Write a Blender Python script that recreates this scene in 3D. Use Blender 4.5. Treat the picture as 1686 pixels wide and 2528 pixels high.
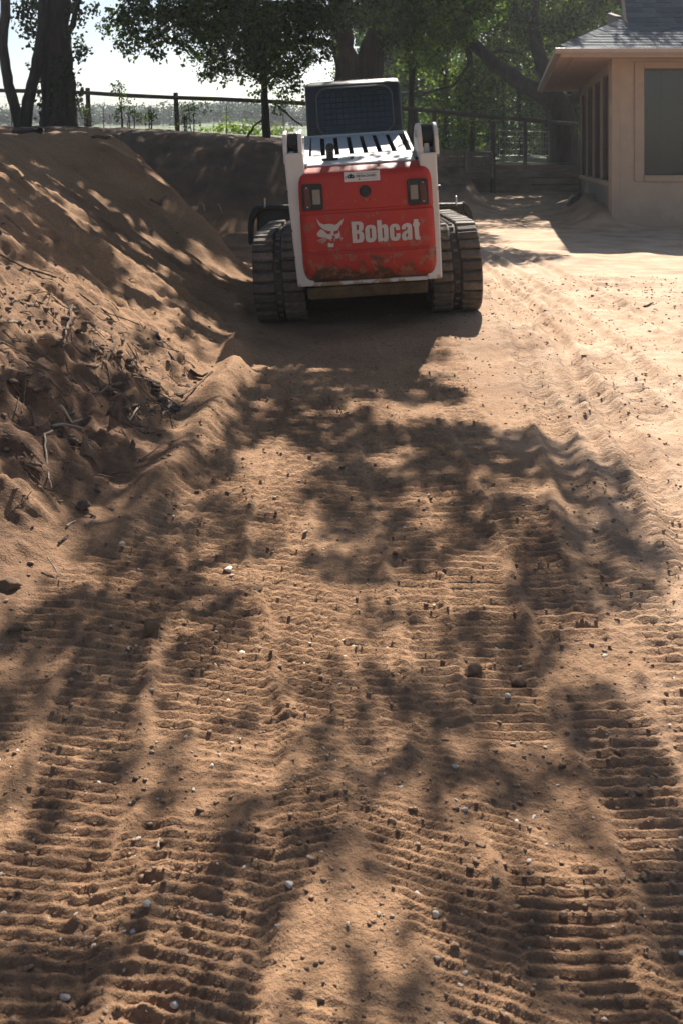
import bpy, bmesh, math, random
import numpy as np
from mathutils import Vector, Matrix

for o in list(bpy.data.objects):
    bpy.data.objects.remove(o)
scene = bpy.context.scene
COL = scene.collection
R = math.radians

# ------------------------------------------------------------------ camera
EYE = 1.2          # eye height above the yard
FPX = 2300.0       # focal length in photograph pixels (1686 wide)
cam_d = bpy.data.cameras.new('camera')
cam = bpy.data.objects.new('camera', cam_d)
COL.objects.link(cam)
cam.location = (0, 0, EYE)
cam.rotation_euler = (R(90), 0, 0)
cam_d.sensor_fit = 'VERTICAL'
cam_d.sensor_height = 36.0
cam_d.lens = 36.0 * FPX / 2528.0
cam_d.shift_y = -(1264.0 - 392.0) / 2528.0
cam_d.clip_start = 0.05
cam_d.clip_end = 5000
cam_d.dof.use_dof = True
cam_d.dof.focus_distance = 3.2
cam_d.dof.aperture_fstop = 11.0
scene.camera = cam

# ------------------------------------------------------------------ light
SUN_EL, SUN_AZ = R(40.0), R(10.0)     # azimuth measured from +Y towards +X
SUN = Vector((math.sin(SUN_AZ) * math.cos(SUN_EL), math.cos(SUN_AZ) * math.cos(SUN_EL), math.sin(SUN_EL)))
world = bpy.data.worlds.new('World')
scene.world = world
world.use_nodes = True
wn = world.node_tree
bg = wn.nodes['Background']
sky = wn.nodes.new('ShaderNodeTexSky')
sky.sky_type = 'NISHITA'
sky.sun_disc = False
sky.sun_elevation = SUN_EL
sky.sun_rotation = SUN_AZ
sky.air_density = 1.0
sky.dust_density = 1.0
sky.ozone_density = 1.0
wn.links.new(sky.outputs[0], bg.inputs[0])
bg.inputs[1].default_value = 0.05
sd = bpy.data.lights.new('sun', 'SUN')
sd.energy = 5.0
sd.angle = R(0.55)
sd.color = (1.0, 0.925, 0.82)
sun = bpy.data.objects.new('sun', sd)
COL.objects.link(sun)
sun.rotation_euler = SUN.to_track_quat('Z', 'Y').to_euler()
sun.location = SUN * 40
scene.view_settings.view_transform = 'Standard'
scene.view_settings.look = 'None'
scene.view_settings.gamma = 1.0
scene.view_settings.use_curve_mapping = False
scene.view_settings.exposure = 1.2
try:
    scene.cycles.max_bounces = 4
    scene.cycles.diffuse_bounces = 2
    scene.cycles.transparent_max_bounces = 8
    scene.cycles.volume_bounces = 0
    scene.cycles.caustics_reflective = False
    scene.cycles.caustics_refractive = False
except Exception:
    pass

# ------------------------------------------------------------------ helpers
def tag(o, label=None, cat=None, group=None, kind=None):
    if label: o['label'] = label
    if cat: o['category'] = cat
    if group: o['group'] = group
    if kind: o['kind'] = kind
    return o

def empty(name, loc=(0, 0, 0), rot=(0, 0, 0)):
    o = bpy.data.objects.new(name, None)
    o.empty_display_size = 0.2
    COL.objects.link(o)
    o.location = loc
    o.rotation_euler = rot
    return o

def link(name, me, m, parent=None):
    o = bpy.data.objects.new(name, me)
    if m is not None and len(me.materials) == 0:
        me.materials.append(m)
    COL.objects.link(o)
    if parent is not None:
        o.parent = parent
    return o

def np_mesh(name, V, F, smooth=False):
    """V (n,3) float array, F (m,k) int array with k = 3 or 4."""
    me = bpy.data.meshes.new(name)
    V = np.asarray(V, dtype=np.float32)
    F = np.asarray(F, dtype=np.int32)
    m, k = F.shape
    me.vertices.add(len(V))
    me.vertices.foreach_set('co', V.ravel())
    me.loops.add(m * k)
    me.loops.foreach_set('vertex_index', F.ravel())
    me.polygons.add(m)
    me.polygons.foreach_set('loop_start', np.arange(0, m * k, k, dtype=np.int32))
    me.polygons.foreach_set('loop_total', np.full(m, k, dtype=np.int32))
    if smooth:
        me.polygons.foreach_set('use_smooth', np.ones(m, dtype=bool))
    me.update(calc_edges=True)
    return me

class MB:
    """collects simple solids, then builds ONE mesh object"""
    def __init__(s):
        s.v, s.f = [], []
    def add(s, vs, fs):
        n = len(s.v)
        s.v += [tuple(v) for v in vs]
        s.f += [tuple(i + n for i in f) for f in fs]
        return s
    def box(s, c, size, rot=None):
        hx, hy, hz = size[0] / 2, size[1] / 2, size[2] / 2
        vs = [Vector((x * hx, y * hy, z * hz)) for x in (-1, 1) for y in (-1, 1) for z in (-1, 1)]
        if rot is not None:
            M = rot if isinstance(rot, Matrix) else Matrix.Rotation(rot, 3, 'Z')
            vs = [M @ v for v in vs]
        vs = [v + Vector(c) for v in vs]
        return s.add(vs, [(0, 1, 3, 2), (4, 6, 7, 5), (0, 4, 5, 1), (2, 3, 7, 6), (0, 2, 6, 4), (1, 5, 7, 3)])
    def bx(s, x0, x1, y0, y1, z0, z1):
        return s.box(((x0 + x1) / 2, (y0 + y1) / 2, (z0 + z1) / 2), (x1 - x0, y1 - y0, z1 - z0))
    def prism(s, poly, axis, a, b):
        """poly: 2D outline in the two other axes (x,y,z order), extruded on axis from a to b"""
        def p3(p, t):
            if axis == 0: return (t, p[0], p[1])
            if axis == 1: return (p[0], t, p[1])
            return (p[0], p[1], t)
        n = len(poly)
        vs = [p3(p, a) for p in poly] + [p3(p, b) for p in poly]
        fs = [tuple(range(n)), tuple(range(2 * n - 1, n - 1, -1))]
        fs += [(i, i + n, (i + 1) % n + n, (i + 1) % n) for i in range(n)]
        return s.add(vs, fs)
    def tube(s, path, radii, seg=8, cap=True):
        pts = [Vector(p) for p in path]
        if not hasattr(radii, '__len__'): radii = [radii] * len(pts)
        vs, fs = [], []
        up = Vector((0.13, 0.21, 1)).normalized()
        prev = None
        for i, p in enumerate(pts):
            t = (pts[min(i + 1, len(pts) - 1)] - pts[max(i - 1, 0)]).normalized()
            if prev is None:
                a = t.cross(up)
                if a.length < 1e-3: a = t.cross(Vector((1, 0, 0)))
                a.normalize()
            else:
                a = (prev - t * prev.dot(t)).normalized()
            prev = a
            b = t.cross(a)
            for k in range(seg):
                th = 2 * math.pi * k / seg
                vs.append(p + (a * math.cos(th) + b * math.sin(th)) * radii[i])
        for i in range(len(pts) - 1):
            for k in range(seg):
                k2 = (k + 1) % seg
                fs.append((i * seg + k, i * seg + k2, (i + 1) * seg + k2, (i + 1) * seg + k))
        if cap:
            fs.append(tuple(range(seg - 1, -1, -1)))
            fs.append(tuple((len(pts) - 1) * seg + k for k in range(seg)))
        return s.add(vs, fs)
    def cyl(s, p0, p1, r, seg=16):
        return s.tube([p0, p1], [r, r], seg)
    def mesh(s, name, bevel=0, seg=2, smooth=False, ang=35):
        me = bpy.data.meshes.new(name)
        me.from_pydata(s.v, [], s.f)
        bm = bmesh.new()
        bm.from_mesh(me)
        bmesh.ops.recalc_face_normals(bm, faces=bm.faces)
        if bevel:
            es = [e for e in bm.edges if len(e.link_faces) == 2 and e.calc_face_angle(0) > R(ang)]
            bmesh.ops.bevel(bm, geom=es, offset=bevel, segments=seg, affect='EDGES', profile=0.5, clamp_overlap=True)
        if smooth:
            for f in bm.faces: f.smooth = True
        bm.to_mesh(me)
        bm.free()
        if smooth:
            try: me.set_sharp_from_angle(angle=R(40))
            except Exception: pass
        return me
    def build(s, name, m, parent=None, bevel=0, seg=2, smooth=False):
        return link(name, s.mesh(name, bevel, seg, smooth), m, parent)

# ------------------------------------------------------------------ noise
def _hash(ix, iy, seed):
    h = (ix.astype(np.int64) * 374761393 + iy.astype(np.int64) * 668265263 + seed * 1442695041) & 0xffffffff
    h = ((h ^ (h >> 13)) * 1274126177) & 0xffffffff
    h = h ^ (h >> 16)
    return (h & 0xffff) / 65535.0

def noise(x, y, seed=0):
    x0 = np.floor(x); y0 = np.floor(y)
    fx = x - x0; fy = y - y0
    fx = fx * fx * fx * (fx * (fx * 6 - 15) + 10); fy = fy * fy * fy * (fy * (fy * 6 - 15) + 10)
    a = _hash(x0, y0, seed); b = _hash(x0 + 1, y0, seed)
    c = _hash(x0, y0 + 1, seed); d = _hash(x0 + 1, y0 + 1, seed)
    return (a * (1 - fx) + b * fx) * (1 - fy) + (c * (1 - fx) + d * fx) * fy - 0.5

def fbm(x, y, seed=0, octv=3, gain=0.5):
    t = 0; a = 1.0
    for i in range(octv):
        t = t + a * noise(x * (2 ** i) + 17.3 * i, y * (2 ** i) - 9.1 * i, seed + i)
        a *= gain
    return t

def sp(r, w):
    return 0.5 * (r + np.sqrt(r * r + w * w))

def smin(a, b, k):
    return 0.5 * (a + b - np.sqrt((a - b) ** 2 + k * k))

def smax(a, b, k):
    return 0.5 * (a + b + np.sqrt((a - b) ** 2 + k * k))

def sstep(x, a, b):
    t = np.clip((x - a) / (b - a), 0, 1)
    return t * t * (3 - 2 * t)

# ------------------------------------------------------------------ terrain
def toe(D):
    return np.interp(D, [-4, 0, 1.3, 2.4, 2.8, 3.1, 3.5, 5, 6.9, 8.2, 9.2, 9.8, 12],
                     [-1.6, -1.4, -1.2, -0.93, -0.80, -0.71, -0.64, -0.64, -0.78, -0.98, -0.98, -0.55, -0.5])

def terrain(X, D):
    X = np.asarray(X, dtype=np.float64); D = np.asarray(D, dtype=np.float64)
    hl = 0.74 * sp(toe(D) - X, 0.22) - 0.01
    hl = smin(hl, 1.25 + 0.033 * np.maximum(D, 2), 0.22)
    Dr = 9.5 + 1.333 * np.maximum(-1.1 - X, 0)
    hl = hl - 0.6 * sp(D - Dr, 0.25)
    floor = 0.057 * sp(D - 18.2, 0.8)
    crest = np.interp(X, [-9, -5, -1.2, 1.4, 1.9, 3.3], [1.92, 1.88, 1.62, 1.35, 1.12, 1.05])
    far = 0.024 * np.maximum(D - 18.1, 0) + 0.02 * sstep(D, 18, 30) * np.clip(X, 0, 4)
    sh = 4.2 * sstep(X, 0.6, 2.4)
    back = crest * sstep(D - sh, 14.3, 18.3) + far
    right = np.where(D < 24.62, floor, 1.07 + 0.03 * (D - 24.62))
    w = sstep(X, 2.6, 3.5)
    back = back * (1 - w) + right * w
    # heap of soil along the side wall of the house
    heap = 0.36 * np.exp(-(((X - (4.75 + 0.1765 * (D - 16.8))) / 0.42) ** 2)) * sstep(D, 15.8, 17.4) * (1 - sstep(D, 20.5, 23))
    h = smax(np.maximum(floor + heap, -0.0), smax(hl, back, 0.12), 0.08) - 0.074
    # the loader stands with its bank-side track a little lower
    tilt = 0.063 * np.clip(X - 0.21, -0.92, 0.92) * (1 - sstep(np.abs(X - 0.21), 0.85, 1.35)) * sstep(D, 5.6, 6.5) * (1 - sstep(D, 9.2, 10.5))
    return h + tilt

# old passes of the loader's tracks: (centre line D->X, strength, skew); each pass prints two rows of lugs
PASSES = [
    ([(1.1, -0.38), (1.6, -0.22), (2.0, -0.02), (2.5, 0.20), (3.0, 0.38), (3.6, 0.55)], 0.75, -0.45),
    ([(1.0, 0.42), (1.5, 0.28), (2.0, 0.10), (2.5, -0.12), (3.0, -0.30), (3.7, -0.50)], 0.75, 0.42),
    ([(1.9, 0.16), (2.6, 0.13), (3.3, 0.10), (4.2, 0.05), (6.4, 0.0)], 0.85, 0.05),
    ([(0.5, -0.60), (1.5, -0.61), (2.0, -0.64), (2.6, -0.64), (3.4, -0.60)], 0.9, -0.06),
    ([(0.5, -0.32), (1.2, -0.34), (1.6, -0.37), (2.1, -0.44), (2.7, -0.50), (3.4, -0.46), (4.4, -0.36), (6.4, -0.40)], 0.85, 0.12),
    ([(0.5, -0.10), (1.6, -0.09), (1.95, -0.11), (2.4, -0.20), (3.0, -0.32), (4.0, -0.25), (6.4, -0.2)], 0.9, 0.24),
    ([(0.5, 0.43), (1.5, 0.46), (2.4, 0.48), (3.2, 0.49), (4.5, 0.47), (6.5, 0.6)], 1.0, -0.01),
    ([(1.2, 0.84), (1.9, 0.87), (2.5, 0.90), (3.3, 0.97), (4.5, 1.10), (6.5, 1.35), (9, 1.9)], 0.9, -0.08),
    ([(4.2, 1.30), (5.2, 1.55), (6.5, 1.9), (8, 2.3), (10, 2.9)], 0.8, -0.15),
]
BANDS = []
for k_, (pts_, st_, sk_) in enumerate(PASSES):
    for o_ in (-0.106, 0.106):
        BANDS.append(([(d_, x_ + o_) for d_, x_ in pts_], 0.090, st_, sk_, k_ * 2 + (1 if o_ > 0 else 2)))

def relief(X, D, z):
    """fine relief of the churned soil: prints, clods, ripples"""
    fl = sstep(X - toe(D), -0.02, 0.16) * (1 - sstep(z, 0.2, 0.5))
    bank = 1 - sstep(X - toe(D), -0.25, 0.05)
    near = 1 - sstep(D, 9, 16)
    h = 0.035 * fbm(X / 0.9, D / 1.1, 5, 3)
    h = h + 0.007 * fbm(X / 0.22, D / 0.22, 15, 3)
    h = h + 0.0045 * fbm(X / 0.05, D / 0.045, 25, 3) * near
    crumb = 1 + 0.9 * fbm(X / 0.028, D / 0.022, 28, 2)
    # track prints
    acc = np.zeros_like(X); lip = np.zeros_like(X)
    wob = 0.0045 * fbm(X / 0.12, D / 0.2, 31, 2)
    rag = 0.03 * fbm(X / 0.06, D / 0.05, 41, 2)
    for pts, hw, st, skew, sd_ in BANDS:
        ds = [p[0] for p in pts]; xs = [p[1] for p in pts]
        u = X - np.interp(D, ds, xs)
        ok = sstep(D, ds[0] - 0.2, ds[0] + 0.15) * (1 - sstep(D, ds[-1] - 0.3, ds[-1] + 0.2))
        m = (1 - sstep(np.abs(u + rag * 0.6), hw - 0.022, hw + 0.006)) * ok
        a_, b_ = 0.007, 0.0125
        Dq = np.clip(D + skew * u + wob * np.minimum(1, D / 3), 0.2, 5)
        ph = np.log(a_ + b_ * Dq) / b_ + np.maximum(D - 5, 0) / (a_ + b_ * 5)
        rr = 0.5 + 0.5 * np.sin(2 * math.pi * ph + sd_ + 1.0 * u)
        rr = sstep(rr, 0.40, 0.88) * (1 + 0.22 * (crumb - 1))
        amp = sstep(fbm(X / 0.30, D / 0.36, 191 + sd_ // 2, 2), -0.46, -0.10)
        dep = (0.0026 + 0.0031 * D) * st * (0.25 + 0.75 * amp)
        keep = 1 - 0.9 * m * amp
        acc = acc * keep + m * amp * dep * (rr * 1.1 - 0.5)
        e = np.exp(-((np.abs(u) - hw - 0.012) / 0.016) ** 2) * ok
        lip = lip * keep + e * 0.008 * st * np.clip(0.4 + 1.8 * noise(X / 0.07, D / 0.06, 51 + sd_), 0, 1.4)
    h = h + (acc + lip) * fl
    # crumbled clods
    for sc, am, sd_ in ((0.026, 0.004, 61), (0.05, 0.0035, 71), (0.014, 0.004, 66)):
        c = noise(X / sc, D / sc, sd_) + 0.4 * noise(X / 0.3, D / 0.3, sd_ + 3)
        h = h + am * sstep(c, 0.26, 0.46) * near * (0.35 + 0.65 * fl)
    # windrow pushed up along the toe of the bank
    bx_ = X - toe(D) - 0.06 - 0.05 * noise(D / 0.35, D * 0, 81)
    bh = (0.075 + 0.12 * noise(D / 0.22, X / 0.4, 82)) * sstep(D, 2.6, 3.6) * (1 - sstep(D, 7.2, 8.4))
    h = h + np.maximum(bh, 0) * np.exp(-(bx_ / 0.085) ** 2)
    # long ruts curving back past the loader
    for off, dp in ((0.0, 0.030), (0.30, 0.026), (-0.22, 0.018), (0.75, 0.022)):
        xc = np.interp(D, [2.2, 3.64, 5, 6.8, 11, 14], [1.0, 1.18, 1.31, 1.49, 1.60 , 1.5]) + off * np.interp(D, [2, 8, 14], [1.5, 1, 0.9])
        u = X - xc - 0.03 * noise(D / 0.5, D * 0 + off, 141)
        h = h + dp * (np.exp(-((np.abs(u) - 0.085) / 0.035) ** 2) - 0.8 * np.exp(-(u / 0.06) ** 2)) * sstep(D, 2.2, 3.2) * (1 - sstep(D, 12, 15))
    # cross ripples on the trodden side
    h = h + 0.022 * fbm(X / 0.45, D / 0.13, 131, 3) * sstep(X, 0.7, 1.3) * near
    # ripples running down the bank
    h = h + bank * (0.055 * fbm(X / 0.75 + D * 0.35, D / 0.26, 101, 4, 0.55) + 0.034 * fbm(X / 0.2, D / 0.11, 105, 3) + 0.022 * fbm(X / 0.07, D / 0.07, 109, 2) * (1 - sstep(D, 6, 9)) + 0.018 * sstep(noise(X / 0.05, D / 0.055, 107), 0.15, 0.38) * (1 - sstep(D, 7, 10))) * (1 - sstep(D, 24, 30))
    farb = sstep(z, 0.15, 0.5) * sstep(D, 11, 13.5) * (1 - bank)
    h = h + farb * (0.22 * fbm(X / 0.9 + D * 0.2, D / 0.5, 121, 4, 0.6)) * (1 - sstep(D, 24, 27))
    rough = np.exp(-((D - 3.9) / 1.1) ** 2) * bank
    h = h + rough * (0.06 * (0.35 - np.abs(fbm(X / 0.13, D / 0.15, 111, 3))) + 0.03 * np.maximum(fbm(X / 0.06, D / 0.07, 115, 2), -0.05))
    return h

def ground_z(X, D):
    X = np.atleast_1d(np.asarray(X, float)); D = np.atleast_1d(np.asarray(D, float))
    z = terrain(X, D)
    return z + relief(X, D, z)

def gz(x, d):
    return float(ground_z([x], [d])[0])

def at(x, y, D):
    """world point at depth D that the photograph shows at pixel (x, y)"""
    return Vector(((x - 843) / FPX * D, D, EYE + (392 - y) / FPX * D))

def on_ground(x, y):
    """where the line of sight through photograph pixel (x, y) meets the soil"""
    Ds = np.concatenate([np.linspace(1.0, 12, 1600), np.linspace(12, 40, 600)])
    X = (x - 843) / FPX * Ds; Z = EYE + (392 - y) / FPX * Ds
    g = terrain(X, Ds)
    i = int(np.argmax(Z < g)) if np.any(Z < g) else len(Ds) - 1
    return Vector((X[i], Ds[i], gz(X[i], Ds[i])))

# ------------------------------------------------------------------ materials
def mat(name, c1, c2=None, scale=6.0, rough=0.7, bump=0.0, bscale=None, metal=0.0, spec=0.4, detail=6, stretch=None, coat=0.0):
    m = bpy.data.materials.new(name)
    m.use_nodes = True
    nt = m.node_tree; N = nt.nodes; L = nt.links
    p = N['Principled BSDF']
    p.inputs['Roughness'].default_value = rough
    p.inputs['Metallic'].default_value = metal
    p.inputs['Specular IOR Level'].default_value = spec
    if coat: p.inputs['Coat Weight'].default_value = coat
    c2 = c2 or tuple(x * 0.7 for x in c1)
    tc = N.new('ShaderNodeTexCoord')
    mp = N.new('ShaderNodeMapping')
    if stretch: mp.inputs['Scale'].default_value = stretch
    L.new(tc.outputs['Object'], mp.inputs['Vector'])
    nz = N.new('ShaderNodeTexNoise')
    nz.inputs['Scale'].default_value = scale
    nz.inputs['Detail'].default_value = detail
    nz.inputs['Roughness'].default_value = 0.6
    L.new(mp.outputs[0], nz.inputs['Vector'])
    rp = N.new('ShaderNodeValToRGB')
    rp.color_ramp.elements[0].position = 0.3
    rp.color_ramp.elements[1].position = 0.7
    rp.color_ramp.elements[0].color = (*c2, 1)
    rp.color_ramp.elements[1].color = (*c1, 1)
    L.new(nz.outputs[0], rp.inputs[0])
    L.new(rp.outputs[0], p.inputs['Base Color'])
    if bump:
        n2 = N.new('ShaderNodeTexNoise')
        n2.inputs['Scale'].default_value = bscale or scale * 5
        n2.inputs['Detail'].default_value = 5
        L.new(mp.outputs[0], n2.inputs['Vector'])
        b = N.new('ShaderNodeBump')
        b.inputs['Strength'].default_value = bump
        b.inputs['Distance'].default_value = 0.02
        L.new(n2.outputs[0], b.inputs['Height'])
        L.new(b.outputs[0], p.inputs['Normal'])
    m['ramp'] = rp.name
    return m

def add_dirt(m, colour, zlo, zhi, amount=0.6, scale=5.0, axis=2, rough=0.9):
    """patchy dried mud, heaviest towards zlo of the object's own height"""
    nt = m.node_tree; N = nt.nodes; L = nt.links
    p = N['Principled BSDF']
    src = p.inputs['Base Color'].links[0].from_socket
    tc = N.new('ShaderNodeTexCoord')
    sx = N.new('ShaderNodeSeparateXYZ')
    L.new(tc.outputs['Object'], sx.inputs[0])
    mr = N.new('ShaderNodeMapRange')
    mr.inputs['From Min'].default_value = zlo
    mr.inputs['From Max'].default_value = zhi
    mr.inputs['To Min'].default_value = amount
    mr.inputs['To Max'].default_value = -0.25
    L.new(sx.outputs[axis], mr.inputs['Value'])
    nz = N.new('ShaderNodeTexNoise')
    nz.inputs['Scale'].default_value = scale
    nz.inputs['Detail'].default_value = 8
    nz.inputs['Roughness'].default_value = 0.65
    L.new(tc.outputs['Object'], nz.inputs['Vector'])
    ad = N.new('ShaderNodeMath'); ad.operation = 'ADD'
    L.new(mr.outputs[0], ad.inputs[0]); L.new(nz.outputs[0], ad.inputs[1])
    rp = N.new('ShaderNodeValToRGB')
    rp.color_ramp.elements[0].position = 0.64
    rp.color_ramp.elements[1].position = 0.72
    L.new(ad.outputs[0], rp.inputs[0])
    mx = N.new('ShaderNodeMix'); mx.data_type = 'RGBA'
    L.new(rp.outputs[0], mx.inputs['Factor'])
    L.new(src, mx.inputs['A'])
    mx.inputs['B'].default_value = (*colour, 1)
    L.new(mx.outputs['Result'], p.inputs['Base Color'])
    return m

def soil_mat(name):
    m = bpy.data.materials.new(name)
    m.use_nodes = True
    nt = m.node_tree; N = nt.nodes; L = nt.links
    p = N['Principled BSDF']
    p.inputs['Roughness'].default_value = 0.95
    p.inputs['Specular IOR Level'].default_value = 0.15
    ge = N.new('ShaderNodeNewGeometry')
    def nz(scale, det, ro=0.6):
        n = N.new('ShaderNodeTexNoise')
        n.inputs['Scale'].default_value = scale
        n.inputs['Detail'].default_value = det
        n.inputs['Roughness'].default_value = ro
        L.new(ge.outputs['Position'], n.inputs['Vector'])
        return n
    def ramp(src, stops):
        r = N.new('ShaderNodeValToRGB')
        while len(r.color_ramp.elements) < len(stops): r.color_ramp.elements.new(0.5)
        for e, (pos, c) in zip(r.color_ramp.elements, stops):
            e.position = pos; e.color = (*c, 1)
        L.new(src, r.inputs[0])
        return r
    big = ramp(nz(1.3, 5).outputs[0], [(0.32, SOIL_A), (0.52, SOIL_B), (0.72, SOIL_C)])
    fine = ramp(nz(60, 6, 0.7).outputs[0], [(0.30, (0.62, 0.60, 0.58)), (0.52, (1, 1, 1)), (0.75, (1.12, 1.1, 1.06))])
    mul = N.new('ShaderNodeMix'); mul.data_type = 'RGBA'; mul.blend_type = 'MULTIPLY'
    mul.inputs['Factor'].default_value = 1.0
    L.new(big.outputs[0], mul.inputs['A']); L.new(fine.outputs[0], mul.inputs['B'])
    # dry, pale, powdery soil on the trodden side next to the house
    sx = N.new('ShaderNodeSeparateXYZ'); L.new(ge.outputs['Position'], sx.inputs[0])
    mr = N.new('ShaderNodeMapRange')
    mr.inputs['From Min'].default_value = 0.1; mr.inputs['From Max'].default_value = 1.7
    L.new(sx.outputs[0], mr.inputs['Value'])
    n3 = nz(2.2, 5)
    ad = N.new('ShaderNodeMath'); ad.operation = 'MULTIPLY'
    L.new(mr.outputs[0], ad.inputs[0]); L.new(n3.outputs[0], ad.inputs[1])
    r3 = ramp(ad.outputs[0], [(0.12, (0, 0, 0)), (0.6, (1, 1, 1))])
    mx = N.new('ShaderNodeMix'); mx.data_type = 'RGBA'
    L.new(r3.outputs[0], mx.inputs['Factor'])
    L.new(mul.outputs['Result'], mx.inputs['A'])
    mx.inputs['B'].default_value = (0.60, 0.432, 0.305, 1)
    # shade of the far bank below the fence, painted as darker soil
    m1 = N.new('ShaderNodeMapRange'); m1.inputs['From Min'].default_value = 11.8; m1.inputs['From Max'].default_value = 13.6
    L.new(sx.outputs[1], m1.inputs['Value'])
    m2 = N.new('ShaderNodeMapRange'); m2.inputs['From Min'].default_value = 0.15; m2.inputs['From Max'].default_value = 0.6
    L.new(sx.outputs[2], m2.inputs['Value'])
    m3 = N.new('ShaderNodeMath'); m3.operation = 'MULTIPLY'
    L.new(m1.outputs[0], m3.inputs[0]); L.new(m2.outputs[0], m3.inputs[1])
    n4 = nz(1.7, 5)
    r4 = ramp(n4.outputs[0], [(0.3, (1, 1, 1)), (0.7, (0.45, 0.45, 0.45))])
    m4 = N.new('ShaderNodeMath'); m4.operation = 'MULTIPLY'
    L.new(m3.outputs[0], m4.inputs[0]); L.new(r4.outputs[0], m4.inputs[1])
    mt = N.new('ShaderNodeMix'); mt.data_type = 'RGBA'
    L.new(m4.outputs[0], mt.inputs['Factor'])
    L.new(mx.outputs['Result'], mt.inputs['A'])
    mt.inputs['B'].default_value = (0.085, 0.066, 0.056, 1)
    # dark dug soil on the lower bank, deepened to stand in for leaf shade
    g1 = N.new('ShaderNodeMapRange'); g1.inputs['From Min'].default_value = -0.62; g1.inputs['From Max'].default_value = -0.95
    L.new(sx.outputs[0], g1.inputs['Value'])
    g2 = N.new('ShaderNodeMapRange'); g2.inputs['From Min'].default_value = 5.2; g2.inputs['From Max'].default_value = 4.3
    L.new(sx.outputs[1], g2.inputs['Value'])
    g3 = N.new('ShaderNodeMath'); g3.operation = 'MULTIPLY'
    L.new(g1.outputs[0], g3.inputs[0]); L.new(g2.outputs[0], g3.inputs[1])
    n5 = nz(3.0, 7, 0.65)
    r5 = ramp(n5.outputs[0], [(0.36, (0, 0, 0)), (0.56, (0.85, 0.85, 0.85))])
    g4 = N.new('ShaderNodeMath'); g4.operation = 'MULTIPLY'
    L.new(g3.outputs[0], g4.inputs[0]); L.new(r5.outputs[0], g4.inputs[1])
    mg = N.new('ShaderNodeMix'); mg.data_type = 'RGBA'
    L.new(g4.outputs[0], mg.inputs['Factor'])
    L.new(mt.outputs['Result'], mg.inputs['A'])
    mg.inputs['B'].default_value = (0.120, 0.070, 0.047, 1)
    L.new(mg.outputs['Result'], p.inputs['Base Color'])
    # grain
    b1 = N.new('ShaderNodeBump'); b1.inputs['Strength'].default_value = 0.9; b1.inputs['Distance'].default_value = 0.007
    L.new(nz(150, 4, 0.65).outputs[0], b1.inputs['Height'])
    b2 = N.new('ShaderNodeBump'); b2.inputs['Strength'].default_value = 0.5; b2.inputs['Distance'].default_value = 0.02
    L.new(nz(38, 5, 0.6).outputs[0], b2.inputs['Height'])
    L.new(b1.outputs[0], b2.inputs['Normal'])
    L.new(b2.outputs[0], p.inputs['Normal'])
    return m

SOIL_A = (0.215, 0.123, 0.071)
SOIL_B = (0.325, 0.192, 0.109)
SOIL_C = (0.391, 0.239, 0.139)

def leaf_mat(name, dark, mid, light, trans=0.45):
    m = bpy.data.materials.new(name)
    m.use_nodes = True
    nt = m.node_tree; N = nt.nodes; L = nt.links
    p = N['Principled BSDF']
    p.inputs['Roughness'].default_value = 0.5
    p.inputs['Specular IOR Level'].default_value = 0.15
    ge = N.new('ShaderNodeNewGeometry')
    rp = N.new('ShaderNodeValToRGB')
    rp.color_ramp.elements.new(0.5)
    for e, (pos, c) in zip(rp.color_ramp.elements, [(0.05, dark), (0.5, mid), (0.97, light)]):
        e.position = pos; e.color = (*c, 1)
    L.new(ge.outputs['Random Per Island'], rp.inputs[0])
    L.new(rp.outputs[0], p.inputs['Base Color'])
    tr = N.new('ShaderNodeBsdfTranslucent')
    hs = N.new('ShaderNodeHueSaturation')
    hs.inputs['Hue'].default_value = 0.475; hs.inputs['Saturation'].default_value = 1.15; hs.inputs['Value'].default_value = 1.5
    L.new(rp.outputs[0], hs.inputs['Color']); L.new(hs.outputs[0], tr.inputs['Color'])
    mx = N.new('ShaderNodeMixShader'); mx.inputs[0].default_value = trans
    L.new(p.outputs[0], mx.inputs[1]); L.new(tr.outputs[0], mx.inputs[2])
    L.new(mx.outputs[0], N['Material Output'].inputs[0])
    return m

M = {}
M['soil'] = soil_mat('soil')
M['grass'] = mat('meadow_grass', (0.075, 0.125, 0.035), (0.04, 0.07, 0.02), 0.15, 0.9, 0.3, 3)
M['leaf'] = leaf_mat('oak_leaf', (0.022, 0.048, 0.014), (0.042, 0.088, 0.022), (0.09, 0.16, 0.03), 0.5)
M['leaf_wood'] = leaf_mat('woodland_leaf', (0.02, 0.046, 0.016), (0.042, 0.085, 0.026), (0.14, 0.20, 0.038), 0.5)
M['leaf_hill'] = leaf_mat('hillside_leaf', (0.02, 0.042, 0.034), (0.035, 0.065, 0.05), (0.055, 0.095, 0.065), 0.3)  # blue of the distant haze mixed into the leaf greens
M['leaf_bright'] = leaf_mat('young_leaf', (0.06, 0.12, 0.02), (0.10, 0.18, 0.03), (0.16, 0.25, 0.05), 0.5)
M['leaf_ivy'] = leaf_mat('ivy_leaf', (0.015, 0.032, 0.012), (0.025, 0.05, 0.018), (0.04, 0.075, 0.025), 0.3)
M['bark'] = mat('bark', (0.055, 0.042, 0.034), (0.014, 0.011, 0.009), 9, 0.95, 1.0, 16, stretch=(1, 1, 0.25))
M['wood'] = mat('weathered_timber', (0.27, 0.21, 0.16), (0.15, 0.115, 0.09), 7, 0.9, 0.5, 30, stretch=(0.3, 1, 1))
M['rail'] = mat('fence_timber', (0.085, 0.068, 0.055), (0.045, 0.036, 0.03), 6, 0.9, 0.5, 24, stretch=(0.3, 1, 1))
M['wire'] = mat('galvanised_wire', (0.35, 0.36, 0.37), (0.22, 0.22, 0.22), 20, 0.5, metal=0.8)
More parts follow.
